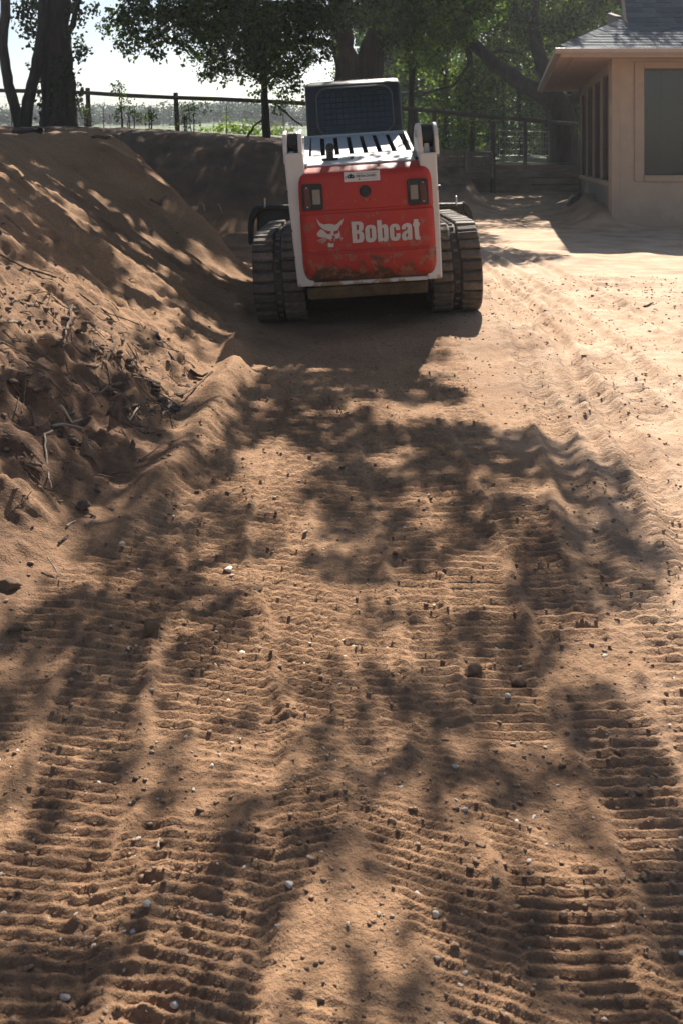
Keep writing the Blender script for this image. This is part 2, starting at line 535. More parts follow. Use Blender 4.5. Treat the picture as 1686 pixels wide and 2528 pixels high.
M['twig'] = mat('dry_twig', (0.20, 0.13, 0.085), (0.10, 0.062, 0.04), 30, 0.9, 0.4, 80)
M['twig_pale'] = mat('bleached_twig', (0.50, 0.40, 0.30), (0.33, 0.25, 0.18), 30, 0.85, 0.3, 80)
M['root'] = mat('dark_root', (0.085, 0.055, 0.04), (0.045, 0.03, 0.022), 25, 0.95, 0.4, 70)
M['pebble'] = mat('pale_pebble', (0.60, 0.52, 0.42), (0.40, 0.32, 0.25), 45, 0.75, 0.15, 160)
M['dark_clod'] = mat('dark_topsoil_clod', (0.16, 0.105, 0.070), (0.095, 0.063, 0.043), 18, 0.95, 0.7, 70)
M['clod'] = mat('soil_clod', (0.30, 0.19, 0.117), (0.20, 0.125, 0.075), 18, 0.95, 0.6, 80)
for k_ in ('pebble',):
    nt = M[k_].node_tree
    ge = nt.nodes.new('ShaderNodeNewGeometry')
    rp = nt.nodes.new('ShaderNodeValToRGB')
    rp.color_ramp.elements.new(0.5)
    for e_, (po_, c_) in zip(rp.color_ramp.elements, [(0.1, (0.27, 0.19, 0.125)), (0.55, (0.42, 0.33, 0.25)), (1.0, (0.66, 0.60, 0.52))]):
        e_.position = po_; e_.color = (*c_, 1)
    nt.links.new(ge.outputs['Random Per Island'], rp.inputs[0])
    mx = nt.nodes.new('ShaderNodeMix'); mx.data_type = 'RGBA'; mx.inputs['Factor'].default_value = 0.65
    p_ = nt.nodes['Principled BSDF']
    nt.links.new(p_.inputs['Base Color'].links[0].from_socket, mx.inputs['A'])
    nt.links.new(rp.outputs[0], mx.inputs['B'])
    nt.links.new(mx.outputs['Result'], p_.inputs['Base Color'])
# house
M['stucco'] = mat('pinkish_stucco', (0.50, 0.37, 0.27), (0.43, 0.315, 0.23), 3, 0.95, 0.55, 120)
add_dirt(M['stucco'], (0.43, 0.31, 0.215), 0.0, 0.9, 0.30, 2.0)
M['trim'] = mat('tan_trim', (0.44, 0.315, 0.23), (0.38, 0.27, 0.195), 4, 0.8, 0.15, 40)
M['soffit'] = mat('brown_soffit', (0.44, 0.285, 0.22), (0.39, 0.25, 0.19), 3, 0.85, 0.1, 30)
M['panel'] = mat('grey_wall_panel', (0.25, 0.225, 0.20), (0.21, 0.19, 0.165), 3, 0.9, 0.2, 40)
M['brown'] = mat('dark_brown_siding', (0.12, 0.075, 0.06), (0.09, 0.055, 0.045), 4, 0.85, 0.2, 30)
M['gutter'] = mat('painted_gutter', (0.44, 0.33, 0.28), (0.36, 0.27, 0.23), 5, 0.35, spec=0.6)
M['shingle'] = mat('slate_blue_shingle', (0.115, 0.14, 0.16), (0.065, 0.085, 0.105), 5, 0.85, 0.6, 160)
M['shingle_dark'] = mat('dark_blue_shingle', (0.075, 0.095, 0.115), (0.045, 0.06, 0.078), 5, 0.85, 0.6, 160)
M['deck'] = mat('roof_felt', (0.05, 0.05, 0.055), None, 5, 0.9)
# loader
M['red'] = mat('red_paint', (0.45, 0.025, 0.010), (0.36, 0.020, 0.010), 4.0, 0.5, 0.10, 60, spec=0.4, detail=10)
add_dirt(M['red'], (0.085, 0.045, 0.022), 0.34, 0.72, 0.32, 6.5)
add_dirt(M['red'], (0.30, 0.10, 0.06), 0.2, 2.4, 0.17, 14)
M['white'] = mat('cream_white_paint', (0.66, 0.60, 0.54), (0.55, 0.49, 0.43), 3, 0.5, 0.08, 40, stretch=(1, 1, 0.3))
add_dirt(M['white'], (0.30, 0.19, 0.10), 0.30, 0.5, 0.24, 7)
M['grille'] = mat('pale_hood_paint', (0.50, 0.50, 0.52), (0.38, 0.38, 0.40), 4, 0.45, 0.05, 40)
M['cab'] = mat('dark_navy_cab_paint', (0.010, 0.013, 0.018), (0.006, 0.008, 0.011), 4, 0.42, 0.05, 40, spec=0.4)
M['black'] = mat('black_plastic', (0.018, 0.017, 0.016), (0.012, 0.011, 0.011), 8, 0.5, 0.1, 60)
M['rubber'] = mat('dusty_rubber', (0.20, 0.15, 0.105), (0.065, 0.054, 0.045), 14, 0.75, 0.25, 60)
M['belt'] = mat('dusty_rubber_belt', (0.085, 0.067, 0.052), (0.018, 0.016, 0.014), 9, 0.8, 0.2, 60)
nt = M['rubber'].node_tree
oi = nt.nodes.new('ShaderNodeObjectInfo')
hs_ = nt.nodes.new('ShaderNodeHueSaturation')
mr_ = nt.nodes.new('ShaderNodeMapRange'); mr_.inputs['To Min'].default_value = 0.6; mr_.inputs['To Max'].default_value = 1.35
nt.links.new(oi.outputs['Random'], mr_.inputs['Value']); nt.links.new(mr_.outputs[0], hs_.inputs['Value'])
p_ = nt.nodes['Principled BSDF']
nt.links.new(p_.inputs['Base Color'].links[0].from_socket, hs_.inputs['Color'])
nt.links.new(hs_.outputs[0], p_.inputs['Base Color'])
M['steel'] = mat('dark_worn_steel', (0.045, 0.042, 0.038), (0.022, 0.02, 0.018), 7, 0.45, 0.2, 40, metal=0.3)
M['bright_steel'] = mat('bare_steel', (0.55, 0.54, 0.52), (0.35, 0.34, 0.32), 12, 0.35, 0.1, 60, metal=0.8)
M['mud'] = mat('dried_mud', (0.16, 0.10, 0.045), (0.06, 0.038, 0.02), 9, 0.95, 0.8, 40)
M['decal'] = mat('off_white_decal', (0.56, 0.50, 0.44), (0.48, 0.42, 0.36), 6, 0.55)
M['sticker'] = mat('white_sticker', (0.62, 0.60, 0.57), (0.54, 0.52, 0.50), 12, 0.5)
M['ink'] = mat('dark_ink', (0.03, 0.018, 0.018), None, 12, 0.6)
M['red_ink'] = mat('red_ink', (0.35, 0.03, 0.02), None, 12, 0.6)
M['worn_orange'] = mat('worn_orange_decal', (0.50, 0.12, 0.03), None, 12, 0.6)
M['lens_red'] = mat('dark_red_lens', (0.09, 0.005, 0.007), (0.055, 0.003, 0.004), 12, 0.15, spec=0.6)
M['lens_white'] = mat('cream_lens', (0.27, 0.225, 0.175), (0.21, 0.175, 0.135), 12, 0.3)

def glass_mat(name, tint, through):
    m = bpy.data.materials.new(name)
    m.use_nodes = True
    N = m.node_tree.nodes; L = m.node_tree.links
    p = N['Principled BSDF']
    p.inputs['Base Color'].default_value = (*tint, 1)
    p.inputs['Roughness'].default_value = 0.06
    p.inputs['Specular IOR Level'].default_value = 0.5
    t = N.new('ShaderNodeBsdfTransparent')
    nz = N.new('ShaderNodeTexNoise'); nz.inputs['Scale'].default_value = 3
    mr = N.new('ShaderNodeMapRange')
    mr.inputs['To Min'].default_value = through * 0.9; mr.inputs['To Max'].default_value = through * 1.1
    L.new(nz.outputs[0], mr.inputs['Value'])
    mx = N.new('ShaderNodeMixShader')
    L.new(mr.outputs[0], mx.inputs[0])
    L.new(p.outputs[0], mx.inputs[1]); L.new(t.outputs[0], mx.inputs[2])
    L.new(mx.outputs[0], N['Material Output'].inputs[0])
    return m
M['cab_glass'] = glass_mat('tinted_cab_glass', (0.003, 0.004, 0.006), 0.25)
M['house_glass'] = glass_mat('screened_window_glass', (0.045, 0.038, 0.031), 0.15)

# ------------------------------------------------------------------ ground
def axis_nodes(fine, growth, stop):
    a = [0.0]
    while a[-1] < stop:
        x = a[-1]
        a.append(x + fine + growth * max(x - 0.5, 0))
    return np.array(a)

def grid_mesh(name, xs, ds, rel=True):
    X, D = np.meshgrid(xs, ds)
    Z = terrain(X, D)
    if rel: Z = Z + relief(X, D, Z)
    V = np.stack([X.ravel(), D.ravel(), Z.ravel()], 1)
    nx, nd = len(xs), len(ds)
    i = np.arange(nd - 1)[:, None] * nx + np.arange(nx - 1)[None, :]
    i = i.ravel()
    F = np.stack([i, i + 1, i + nx + 1, i + nx], 1)
    return np_mesh(name, V, F, True)

half = axis_nodes(0.0055, 0.0085, 26)
xs = np.concatenate([-half[:0:-1], half])
ds = [-6, -4, -2.5, -1.5, -0.8, -0.3, 0, 0.2, 0.4, 0.55, 0.7, 0.8, 0.88, 0.94]
while ds[-1] < 27.0:
    ds.append(ds[-1] + 0.0023 * ds[-1] ** 1.45)
ds = np.array(ds)
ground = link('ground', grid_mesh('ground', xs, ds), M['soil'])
tag(ground, 'sandy brown churned soil of the yard and its cut bank', kind='structure')
half = axis_nodes(0.6, 0.06, 165)
xs2 = np.concatenate([-half[:0:-1], half])
ds2 = [float(ds[-1])]
while ds2[-1] < 170: ds2.append(ds2[-1] * 1.05)
meadow = link('meadow', grid_mesh('meadow', xs2, np.array(ds2), False), M['grass'])
tag(meadow, 'green meadow beyond the fence', kind='structure')

# ------------------------------------------------------------------ compact track loader
LO = empty('track_loader', (0.203, 6.76, 0.0), (0, -R(3.6), 0))
tag(LO, 'red and white compact track loader seen from behind on the bare soil', 'loader')

def flat_shape(name, polys, y, thick, m, parent):
    """outlines with holes in the (x, z) plane, lying at depth y towards the viewer"""
    cu = bpy.data.curves.new(name, 'CURVE')
    cu.dimensions = '2D'; cu.fill_mode = 'BOTH'; cu.extrude = thick / 2
    for pl in polys:
        s = cu.splines.new('POLY')
        s.points.add(len(pl) - 1)
        for q, p in zip(s.points, pl): q.co = (p[0], p[1], 0, 1)
        s.use_cyclic_u = True
    tmp = bpy.data.objects.new('tmp', cu)
    COL.objects.link(tmp)
    bpy.context.view_layer.update()
    me = bpy.data.meshes.new_from_object(tmp.evaluated_get(bpy.context.evaluated_depsgraph_get()))
    bpy.data.objects.remove(tmp)
    me.name = name
    me.transform(Matrix.Rotation(R(90), 4, 'X'))
    me.transform(Matrix.Translation((0, y, 0)))
    return link(name, me, m, parent)

def rrect(x0, x1, z0, z1, r, n=6):
    pts = []
    for cx, cz, a0 in ((x1 - r, z1 - r, 0), (x0 + r, z1 - r, 90), (x0 + r, z0 + r, 180), (x1 - r, z0 + r, 270)):
        for k in range(n + 1):
            t = R(a0 + 90 * k / n)
            pts.append((cx + r * math.cos(t), cz + r * math.sin(t)))
    return pts

# --- red tailgate: a profile swept across, its ends rounded in
prof = [(0.16, 0.335), (-0.06, 0.335), (-0.10, 0.345), (-0.13, 0.365), (-0.150, 0.40), (-0.158, 0.45), (-0.160, 0.538), (-0.153, 0.543), (-0.150, 0.556), (-0.159, 0.563),
        (-0.162, 0.70), (-0.160, 0.824), (-0.151, 0.830), (-0.148, 0.846), (-0.157, 0.853), (-0.156, 0.95), (-0.152, 1.07), (-0.146, 1.095), (-0.130, 1.116),
        (-0.105, 1.130), (-0.02, 1.166), (0.02, 1.176), (0.16, 1.178)]
UL, UR, CR = -0.449, 0.504, 0.065
secs = []
for k in range(7):
    t = math.pi / 2 * k / 6
    secs.append((UL + CR * (1 - math.sin(t)), CR * (1 - math.cos(t))))
secs = sorted(secs)
allsec = secs + [(UR - (s[0] - UL), s[1]) for s in reversed(secs)]
zc = 0.76
vs, fs = [], []
for u, ins in allsec:
    for (y, z) in prof:
        zz = z - ins * 1.0 if z > zc else z + ins * 1.0
        if 0.45 < z < 1.05: zz = z
        yy = y + ins * 0.8 if y < 0.1 else y
        # the top narrows to the hood
        uu = u
        if z > 1.12: uu = 0.03 + (u - 0.03) * (1 - 0.9 * (z - 1.12))
        vs.append((uu, yy, zz))
n = len(prof)
for i in range(len(allsec) - 1):
    for k in range(n - 1):
        fs.append((i * n + k, i * n + k + 1, (i + 1) * n + k + 1, (i + 1) * n + k))
    fs.append((i * n + n - 1, i * n, (i + 1) * n, (i + 1) * n + n - 1))
fs.append(tuple(range(n))); fs.append(tuple(range(len(vs) - 1, len(vs) - n - 1, -1)))
gate = MB().add(vs, fs).build('tailgate', M['red'], LO, smooth=True)

# lamps, lens, plate, lettering
def lamp(u0, u1, z0, z1, red_left):
    b = MB().prism(rrect(u0, u1, z0, z1, 0.018), 1, -0.172, -0.13).build('tail_light', M['black'], LO, bevel=0.004)
    um = (u0 + u1) / 2
    lr = (u0 + 0.016, um - 0.012) if red_left else (um + 0.012, u1 - 0.016)
    lw = (um + 0.002, u1 - 0.018) if red_left else (u0 + 0.018, um - 0.002)
    MB().prism(rrect(lr[0], lr[1], z0 + 0.016, z1 - 0.016, 0.008), 1, -0.180, -0.168).build('red_lens', M['lens_red'], b, bevel=0.003)
    MB().prism(rrect(lw[0], lw[1], z0 + 0.042, z1 - 0.042, 0.004), 1, -0.178, -0.168).build('white_lens', M['lens_white'], b, bevel=0.002)
    for dz in (z0 + 0.026, z1 - 0.026):
        MB().cyl(((lr[0] + lr[1]) / 2, -0.183, dz), ((lr[0] + lr[1]) / 2, -0.17, dz), 0.005, 8).build('screw', M['bright_steel'], b)
lamp(-0.425, -0.276, 0.857, 1.045, True)
lamp(0.325, 0.470, 0.851, 1.036, False)
pts = [(0.024 + 0.036 * math.cos(2 * math.pi * k / 24), 0.971 + 0.036 * math.sin(2 * math.pi * k / 24)) for k in range(24)]
ring = MB().tube([(p[0], -0.160, p[1]) for p in pts] + [(pts[0][0], -0.160, pts[0][1])], 0.006, 6).build('key_hole_ring', M['black'], LO, smooth=True)
MB().cyl((0.024, -0.162, 0.971), (0.024, -0.13, 0.971), 0.034, 20).build('latch_recess', M['black'], ring)
MB().cyl((0.024, -0.168, 0.971), (0.024, -0.15, 0.971), 0.012, 12).build('lock_barrel', M['steel'], ring)
for u, w in ((-0.052, 0.010), (0.010, 0.006), (0.030, 0.030), (0.052, 0.006), (0.086, 0.010)):
    MB().bx(u - w / 2, u + w / 2, -0.1605, -0.150, 0.902 + u * 0.02, 0.916 + u * 0.02).build('worn_decal', M['worn_orange'] if w > 0.008 else M['black'], LO)

EMBLEM = [
    [(-0.3287, 0.8028), (-0.3174, 0.7817), (-0.3004, 0.7625), (-0.2778, 0.7539), (-0.2447, 0.7562), (-0.2202, 0.7525), (-0.2014, 0.7447), (-0.1844, 0.7535), (-0.164, 0.7704), (-0.1408, 0.7898), (-0.1472, 0.7666), (-0.1602, 0.7443), (-0.175, 0.7271), (-0.1786, 0.7136), (-0.1929, 0.7046), (-0.2117, 0.7035), (-0.2147, 0.6828), (-0.2115, 0.6716), (-0.2215, 0.6701), (-0.2345, 0.6742), (-0.2382, 0.6854), (-0.2342, 0.705), (-0.2479, 0.7058), (-0.2721, 0.7139), (-0.2933, 0.7274), (-0.3113, 0.7467), (-0.3235, 0.7722)],
    [(-0.3029, 0.723), (-0.2859, 0.7137), (-0.273, 0.6991), (-0.2628, 0.6864), (-0.2405, 0.6828), (-0.2335, 0.6719), (-0.2243, 0.6614), (-0.2306, 0.6481), (-0.2489, 0.6454), (-0.2675, 0.6559), (-0.2726, 0.6617), (-0.2946, 0.6631), (-0.319, 0.6674), (-0.332, 0.6803), (-0.3325, 0.6902), (-0.3221, 0.7061)],
    [(-0.2087, 0.6808), (-0.1944, 0.6821), (-0.1813, 0.6879), (-0.1757, 0.7079), (-0.1725, 0.6967), (-0.1714, 0.6801), (-0.1665, 0.6699), (-0.1792, 0.6613), (-0.1826, 0.6506), (-0.1965, 0.6476), (-0.2063, 0.6504), (-0.2069, 0.6669)],
    [(-0.2755, 0.6602), (-0.2741, 0.6558), (-0.3301, 0.6406), (-0.332, 0.6446)],
    [(-0.2699, 0.6533), (-0.2679, 0.6499), (-0.3188, 0.6283), (-0.3219, 0.6313)],
    [(-0.2681, 0.6466), (-0.2661, 0.6432), (-0.3006, 0.6189), (-0.3048, 0.6225)],
    [(-0.1773, 0.6651), (-0.1753, 0.6616), (-0.1487, 0.6468), (-0.1501, 0.6513)],
    [(-0.1793, 0.6586), (-0.1785, 0.6547), (-0.1655, 0.633), (-0.1632, 0.6356)],
    [(-0.1781, 0.6607), (-0.1783, 0.6574), (-0.1541, 0.6405), (-0.1517, 0.6437)],
    [(-0.2408, 0.6438), (-0.2319, 0.6443), (-0.2377, 0.6315)],
    [(-0.214, 0.6498), (-0.2071, 0.646), (-0.2132, 0.6277)],
    [(-0.259, 0.6169), (-0.2487, 0.6234), (-0.2425, 0.6164), (-0.225, 0.6153), (-0.2186, 0.6198), (-0.2191, 0.5951), (-0.2233, 0.5899), (-0.2561, 0.5919), (-0.26, 0.6004)],
]
LETTERS = {
    'B': [
        [(-0.0882, 0.7601), (-0.0354, 0.7607), (-0.0165, 0.7556), (-0.0045, 0.7439), (-0.0034, 0.7273), (-0.0059, 0.7054), (-0.0149, 0.6934), (-0.0223, 0.6894), (-0.0102, 0.681), (-0.0039, 0.6668), (-0.0033, 0.642), (-0.0083, 0.6231), (-0.0199, 0.6128), (-0.0394, 0.6096), (-0.0867, 0.6099)],
        [(-0.0544, 0.7387), (-0.0396, 0.7378), (-0.0366, 0.7321), (-0.0378, 0.7047), (-0.0415, 0.6983), (-0.0541, 0.6991)],
        [(-0.0534, 0.676), (-0.0408, 0.6741), (-0.0375, 0.6662), (-0.0378, 0.6442), (-0.0423, 0.6335), (-0.0534, 0.6325)],
    ],
    'o': [
        [(0.0058, 0.6992), (0.0114, 0.7181), (0.0259, 0.7293), (0.048, 0.7312), (0.0697, 0.7265), (0.0816, 0.7148), (0.0836, 0.6943), (0.0826, 0.6421), (0.077, 0.6232), (0.0624, 0.6104), (0.043, 0.6072), (0.0211, 0.6097), (0.0092, 0.622), (0.0055, 0.6415)],
        [(0.0374, 0.7027), (0.0416, 0.7085), (0.0482, 0.7081), (0.0517, 0.7018), (0.0512, 0.6413), (0.0475, 0.635), (0.0409, 0.6354), (0.0375, 0.6422)],
    ],
    'b': [
        [(0.0927, 0.7597), (0.1253, 0.7616), (0.1254, 0.7192), (0.1358, 0.7279), (0.1524, 0.729), (0.1655, 0.7194), (0.1694, 0.7027), (0.1681, 0.6285), (0.1616, 0.6124), (0.1502, 0.6065), (0.1365, 0.6074), (0.125, 0.6174), (0.1239, 0.6087), (0.0926, 0.6085)],
        [(0.1253, 0.6999), (0.1318, 0.7078), (0.1375, 0.7019), (0.1379, 0.6386), (0.1325, 0.6307), (0.1262, 0.6366)],
    ],
    'c': [
        [(0.1797, 0.6993), (0.1862, 0.7154), (0.1989, 0.7256), (0.2184, 0.7287), (0.2374, 0.7248), (0.2488, 0.7142), (0.2522, 0.6975), (0.2518, 0.6821), (0.2232, 0.6828), (0.2228, 0.7021), (0.217, 0.7068), (0.2102, 0.7029), (0.21, 0.6396), (0.214, 0.6328), (0.2207, 0.6351), (0.2239, 0.6415), (0.224, 0.6607), (0.2531, 0.66), (0.2528, 0.6369), (0.2473, 0.6197), (0.2345, 0.6089), (0.2135, 0.6069), (0.1945, 0.6109), (0.1826, 0.6237), (0.1795, 0.6443)],
    ],
    'a': [
        [(0.2635, 0.6857), (0.2664, 0.7048), (0.2784, 0.7206), (0.3009, 0.7285), (0.3227, 0.7249), (0.3346, 0.7143), (0.3374, 0.6976), (0.3357, 0.6086), (0.3071, 0.6082), (0.306, 0.6182), (0.2971, 0.6077), (0.2821, 0.6048), (0.2686, 0.6095), (0.2623, 0.6226), (0.2633, 0.6473), (0.2709, 0.6633), (0.2835, 0.6707), (0.3015, 0.6779), (0.3052, 0.6831), (0.3051, 0.6996), (0.2993, 0.7038), (0.2934, 0.6976), (0.2931, 0.6839)],
        [(0.3069, 0.6583), (0.2978, 0.6533), (0.2918, 0.6455), (0.292, 0.6317), (0.2972, 0.6259), (0.3052, 0.6309)],
    ],
    't': [
        [(0.3534, 0.7505), (0.3854, 0.7518), (0.3855, 0.7276), (0.3932, 0.7271), (0.3934, 0.704), (0.3851, 0.7034), (0.3858, 0.6351), (0.3881, 0.6284), (0.3919, 0.6282), (0.3927, 0.605), (0.3646, 0.6051), (0.3568, 0.6111), (0.3547, 0.6223), (0.3531, 0.7021), (0.346, 0.7026), (0.3464, 0.7256), (0.353, 0.7269)],
    ],
}

em = flat_shape('cat_head_emblem', EMBLEM, -0.165, 0.004, M['decal'], LO)
em['label'] = 'off-white wild cat head emblem'
word = None
for ch in 'Bobcat':
    if word is None:
        word = flat_shape('lettering', LETTERS[ch], -0.165, 0.004, M['decal'], LO)
        word['label'] = 'off-white heavy lettering reading Bobcat'
        seen = {'B'}
    else:
        o = LETTERS[ch]
        if ch == 'b' :
            pass
        flat_shape('letter', o, -0.165, 0.004, M['decal'], word)
cc = MB().tube([(0.418 + 0.006 * math.cos(t * math.pi / 6), -0.165, 0.640 + 0.006 * math.sin(t * math.pi / 6)) for t in range(13)], 0.0012, 4)
cc.build('trademark_ring', M['worn_orange'], LO)

# registration sticker: crown-like emblem, short line of characters, red dot
rot = R(0.6)
st = MB().bx(-0.119, 0.135, -0.1595, -0.150, 1.043, 1.113).build('sticker', M['sticker'], LO)
st.rotation_euler = (0, 0, 0)
ic = [[(-0.094, 1.068), (-0.096, 1.082), (-0.090, 1.092), (-0.078, 1.095), (-0.071, 1.103), (-0.064, 1.095), (-0.052, 1.092), (-0.045, 1.082), (-0.047, 1.068)],
      [(-0.088, 1.078), (-0.086, 1.085), (-0.080, 1.088), (-0.079, 1.078)], [(-0.064, 1.080), (-0.058, 1.088), (-0.053, 1.084), (-0.057, 1.079)]]
flat_shape('crown_mark', ic, -0.1615, 0.002, M['ink'], st)
def text_part(txt, u, z, size, m, parent, name='printed_text', sx=1.0, y=-0.1615):
    cu = bpy.data.curves.new(name, 'FONT'); cu.body = txt; cu.size = size; cu.fill_mode = 'FRONT'; cu.offset = size * 0.02
    tmp = bpy.data.objects.new('tmp', cu); COL.objects.link(tmp)
    bpy.context.view_layer.update()
    me = bpy.data.meshes.new_from_object(tmp.evaluated_get(bpy.context.evaluated_depsgraph_get()))
    bpy.data.objects.remove(tmp)
    me.transform(Matrix.Diagonal((sx, 1, 1, 1)))
    me.transform(Matrix.Rotation(R(90), 4, 'X')); me.transform(Matrix.Translation((u, y, z)))
    return link(name, me, m, parent)
text_part('IT', -0.113, 1.067, 0.024, M['ink'], st, sx=0.8)
text_part('108/364-OVABO', -0.038, 1.072, 0.026, M['ink'], st, sx=0.80)
MB().cyl((-0.012, -0.1625, 1.058), (-0.012, -0.15, 1.058), 0.0065, 14).build('red_dot', M['red_ink'], st)
MB().bx(-0.03, 0.118, -0.1612, -0.152, 1.0965, 1.1025).build('faint_print_line', mat('faint_print', (0.40, 0.40, 0.41), None, 40, 0.6), st)
MB().bx(-0.002, 0.118, -0.1612, -0.152, 1.0545, 1.058).build('faint_print_line', bpy.data.materials['faint_print'], st)

# --- white frame: uprights, bottom bar, towers
def upright(pts, y0, y1, name='frame_upright'):
    return MB().prism(pts, 1, y0, y1).build(name, M['white'], LO, bevel=0.012, seg=3)
upright([(-0.494, 0.313), (-0.375, 0.313), (-0.385, 0.8), (-0.400, 1.272), (-0.536, 1.272), (-0.522, 0.9)], -0.115, 0.30)
upright([(0.430, 0.313), (0.536, 0.313), (0.545, 0.8), (0.550, 1.216), (0.424, 1.216), (0.43, 0.8)], -0.115, 0.30)
MB().bx(-0.380, 0.434, -0.10, 0.28, 0.308, 0.338).build('frame_bottom_bar', M['white'], LO, bevel=0.008)
for s, (ua, ub, top, dz) in ((-1, (-0.540, -0.402, 1.44, 0.0)), (1, (0.428, 0.574, 1.44, -0.004))):
    for u in (ua, ub - 0.030):
        pl = [(-0.10, 1.20), (0.34, 1.20), (0.32, 1.33), (0.22, 1.42 + dz), (0.12, top + dz), (0.02, top + dz), (-0.06, 1.41 + dz), (-0.095, 1.33)]
        MB().prism(pl, 0, u, u + 0.028).build('pivot_plate', M['white'], LO, bevel=0.005)
    um0, um1 = ua + 0.032, ub - 0.034
    MB().cyl((um0, 0.07, 1.345), (um1, 0.07, 1.345), 0.085, 24).build('arm_pivot', M['steel'], LO, bevel=0.006)
    MB().cyl((ua - 0.012, 0.07, 1.36), (ub + 0.012, 0.07, 1.36), 0.028, 14).build('pivot_pin', M['bright_steel'], LO, bevel=0.004)
    MB().box(((um0 + um1) / 2 - 0.012, -0.03, 1.25), (0.035, 0.03, 0.07)).build('cylinder_lug', M['grille'], LO, bevel=0.004)
    # lift arm running forward along the side of the cab and down to the attachment
    uc = (ua + ub) / 2
    arm = [(0.03, 1.30), (0.10, 1.42), (0.8, 1.40), (1.75, 1.02), (2.18, 0.62), (2.16, 0.42), (2.02, 0.42), (1.95, 0.60), (1.60, 0.88), (0.8, 1.25)]
    MB().prism(arm, 0, uc - 0.045 + s * 0.012, uc + 0.045 + s * 0.012).build('lift_arm', M['white'], LO, bevel=0.01)
    MB().tube([(uc - s * 0.02, 0.30, 0.72), (uc - s * 0.02, 1.35, 0.95)], [0.035, 0.035], 12).build('lift_cylinder', M['steel'], LO)
# small details on the frame edge
for u, z in ((-0.512, 0.72), (-0.505, 0.53), (0.552, 0.95), (0.548, 0.60), (-0.527, 1.0)):
    MB().cyl((u, -0.121, z), (u, -0.10, z), 0.007, 8).build('bolt', M['steel'], LO)
MB().cyl((0.565, -0.08, 0.965), (0.535, -0.08, 0.965), 0.016, 10).build('side_stud', M['black'], LO)

# --- engine hood: sloping panel with vent slats
def hz(y): return 1.185 + 0.2095 * y
MB().prism([(-0.02, hz(-0.02) - 0.004), (0.30, hz(0.30) - 0.004), (0.30, hz(0.30) - 0.06), (-0.02, 1.10)], 0, -0.385, 0.405).build('hood_panel', M['grille'], LO, bevel=0.006)
MB().prism([(0.302, hz(0.302) - 0.07), (1.06, hz(1.06) - 0.07), (1.06, 1.0), (0.302, 1.0)], 0, -0.38, 0.40).build('radiator_bay', mat('dusty_radiator', (0.07, 0.064, 0.058), (0.03, 0.028, 0.026), 12, 0.8, 0.4, 60), LO)
for k in range(7):
    u0 = -0.355 + 0.1075 * k
    p4 = [(u0, 0.302), (u0 + 0.074, 0.302), (u0 + 0.074 - 0.012, 1.05), (u0 - 0.012, 1.05)]
    vs = [(u, y, hz(y)) for u, y in p4] + [(u, y, hz(y) - 0.018) for u, y in p4]
    MB().add(vs, [(0, 1, 2, 3), (7, 6, 5, 4), (0, 4, 5, 1), (1, 5, 6, 2), (2, 6, 7, 3), (3, 7, 4, 0)]).build('vent_slat', M['grille'], LO, bevel=0.004)
for u0, u1 in ((-0.425, -0.372), (0.398, 0.425)):
    MB().prism([(0.0, hz(0) + 0.004), (1.06, hz(1.06) + 0.006), (1.06, 1.0), (0.0, 1.0)], 0, u0, u1).build('hood_side_rail', M['grille'] if u0 < 0 else M['cab'], LO, bevel=0.005)
MB().bx(-0.43, 0.43, 1.052, 1.082, 1.388, 1.418).build('hood_hinge_bar', M['grille'], LO, bevel=0.004)
MB().box((-0.05, 0.12, hz(0.12) + 0.004), (0.022, 0.03, 0.012)).build('hood_latch', M['black'], LO, bevel=0.003)
# exhaust stack with flange
ex = MB().tube([(-0.21, 0.16, 1.19), (-0.21, 0.16, 1.262), (-0.209, 0.155, 1.283), (-0.207, 0.135, 1.296), (-0.206, 0.10, 1.300)], [0.027, 0.027, 0.029, 0.031, 0.032], 14).build('exhaust_stack', M['black'], LO, smooth=True)
MB().tube([(-0.21, 0.15, 1.205), (-0.21, 0.15, 1.222)], [0.066, 0.060], 20).build('flange', M['black'], ex, bevel=0.004)

# --- cab
cabp = [(1.14, 1.10), (1.10, 1.42), (1.14, 1.80), (1.17, 1.845), (1.24, 1.872), (2.02, 1.868), (2.10, 1.83), (2.16, 1.20), (2.16, 0.55), (1.2, 0.55)]
cb = MB().prism(cabp, 0, -0.402, 0.408)
cabo = cb.build('cab', M['cab'], LO, bevel=0.035, seg=4, smooth=True)
def cy(z): return 1.095 + (z - 1.42) * 0.105
def cab_plane(name, outer, inner, proud, m, parent):
    polys = [outer] + ([inner] if inner else [])
    o = flat_shape(name, polys, 0, 0.012, m, parent)
    for v in o.data.vertices: v.co.y += cy(v.co.z) - proud
    return o
win = rrect(-0.300, 0.322, 1.425, 1.805, 0.085)
seal = cab_plane('window_seal', rrect(-0.318, 0.340, 1.408, 1.822, 0.10), win, 0.010, M['black'], cabo)
for v in seal.data.vertices: pass
tr = MB().tube([(p[0], cy(p[1]) - 0.018, p[1]) for p in rrect(-0.309, 0.331, 1.417, 1.813, 0.092) + rrect(-0.309, 0.331, 1.417, 1.813, 0.092)[:1]], 0.005, 6)
tr.build('window_trim', mat('grey_trim', (0.10, 0.105, 0.11), None, 8, 0.5), cabo, smooth=True)
gl = cab_plane('rear_window', win, None, 0.003, M['cab_glass'], cabo)
wg = MB()
for k in range(13):
    u = -0.29 + 0.05 * k
    wg.cyl((u, cy(1.43) - 0.012, 1.435), (u, cy(1.79) - 0.012, 1.795), 0.0022, 5)
for k in range(8):
    z = 1.45 + 0.047 * k
    wg.cyl((-0.285, cy(z) - 0.014, z), (0.305, cy(z) - 0.014, z), 0.0022, 5)
wg.build('window_guard_grid', M['black'], cabo)
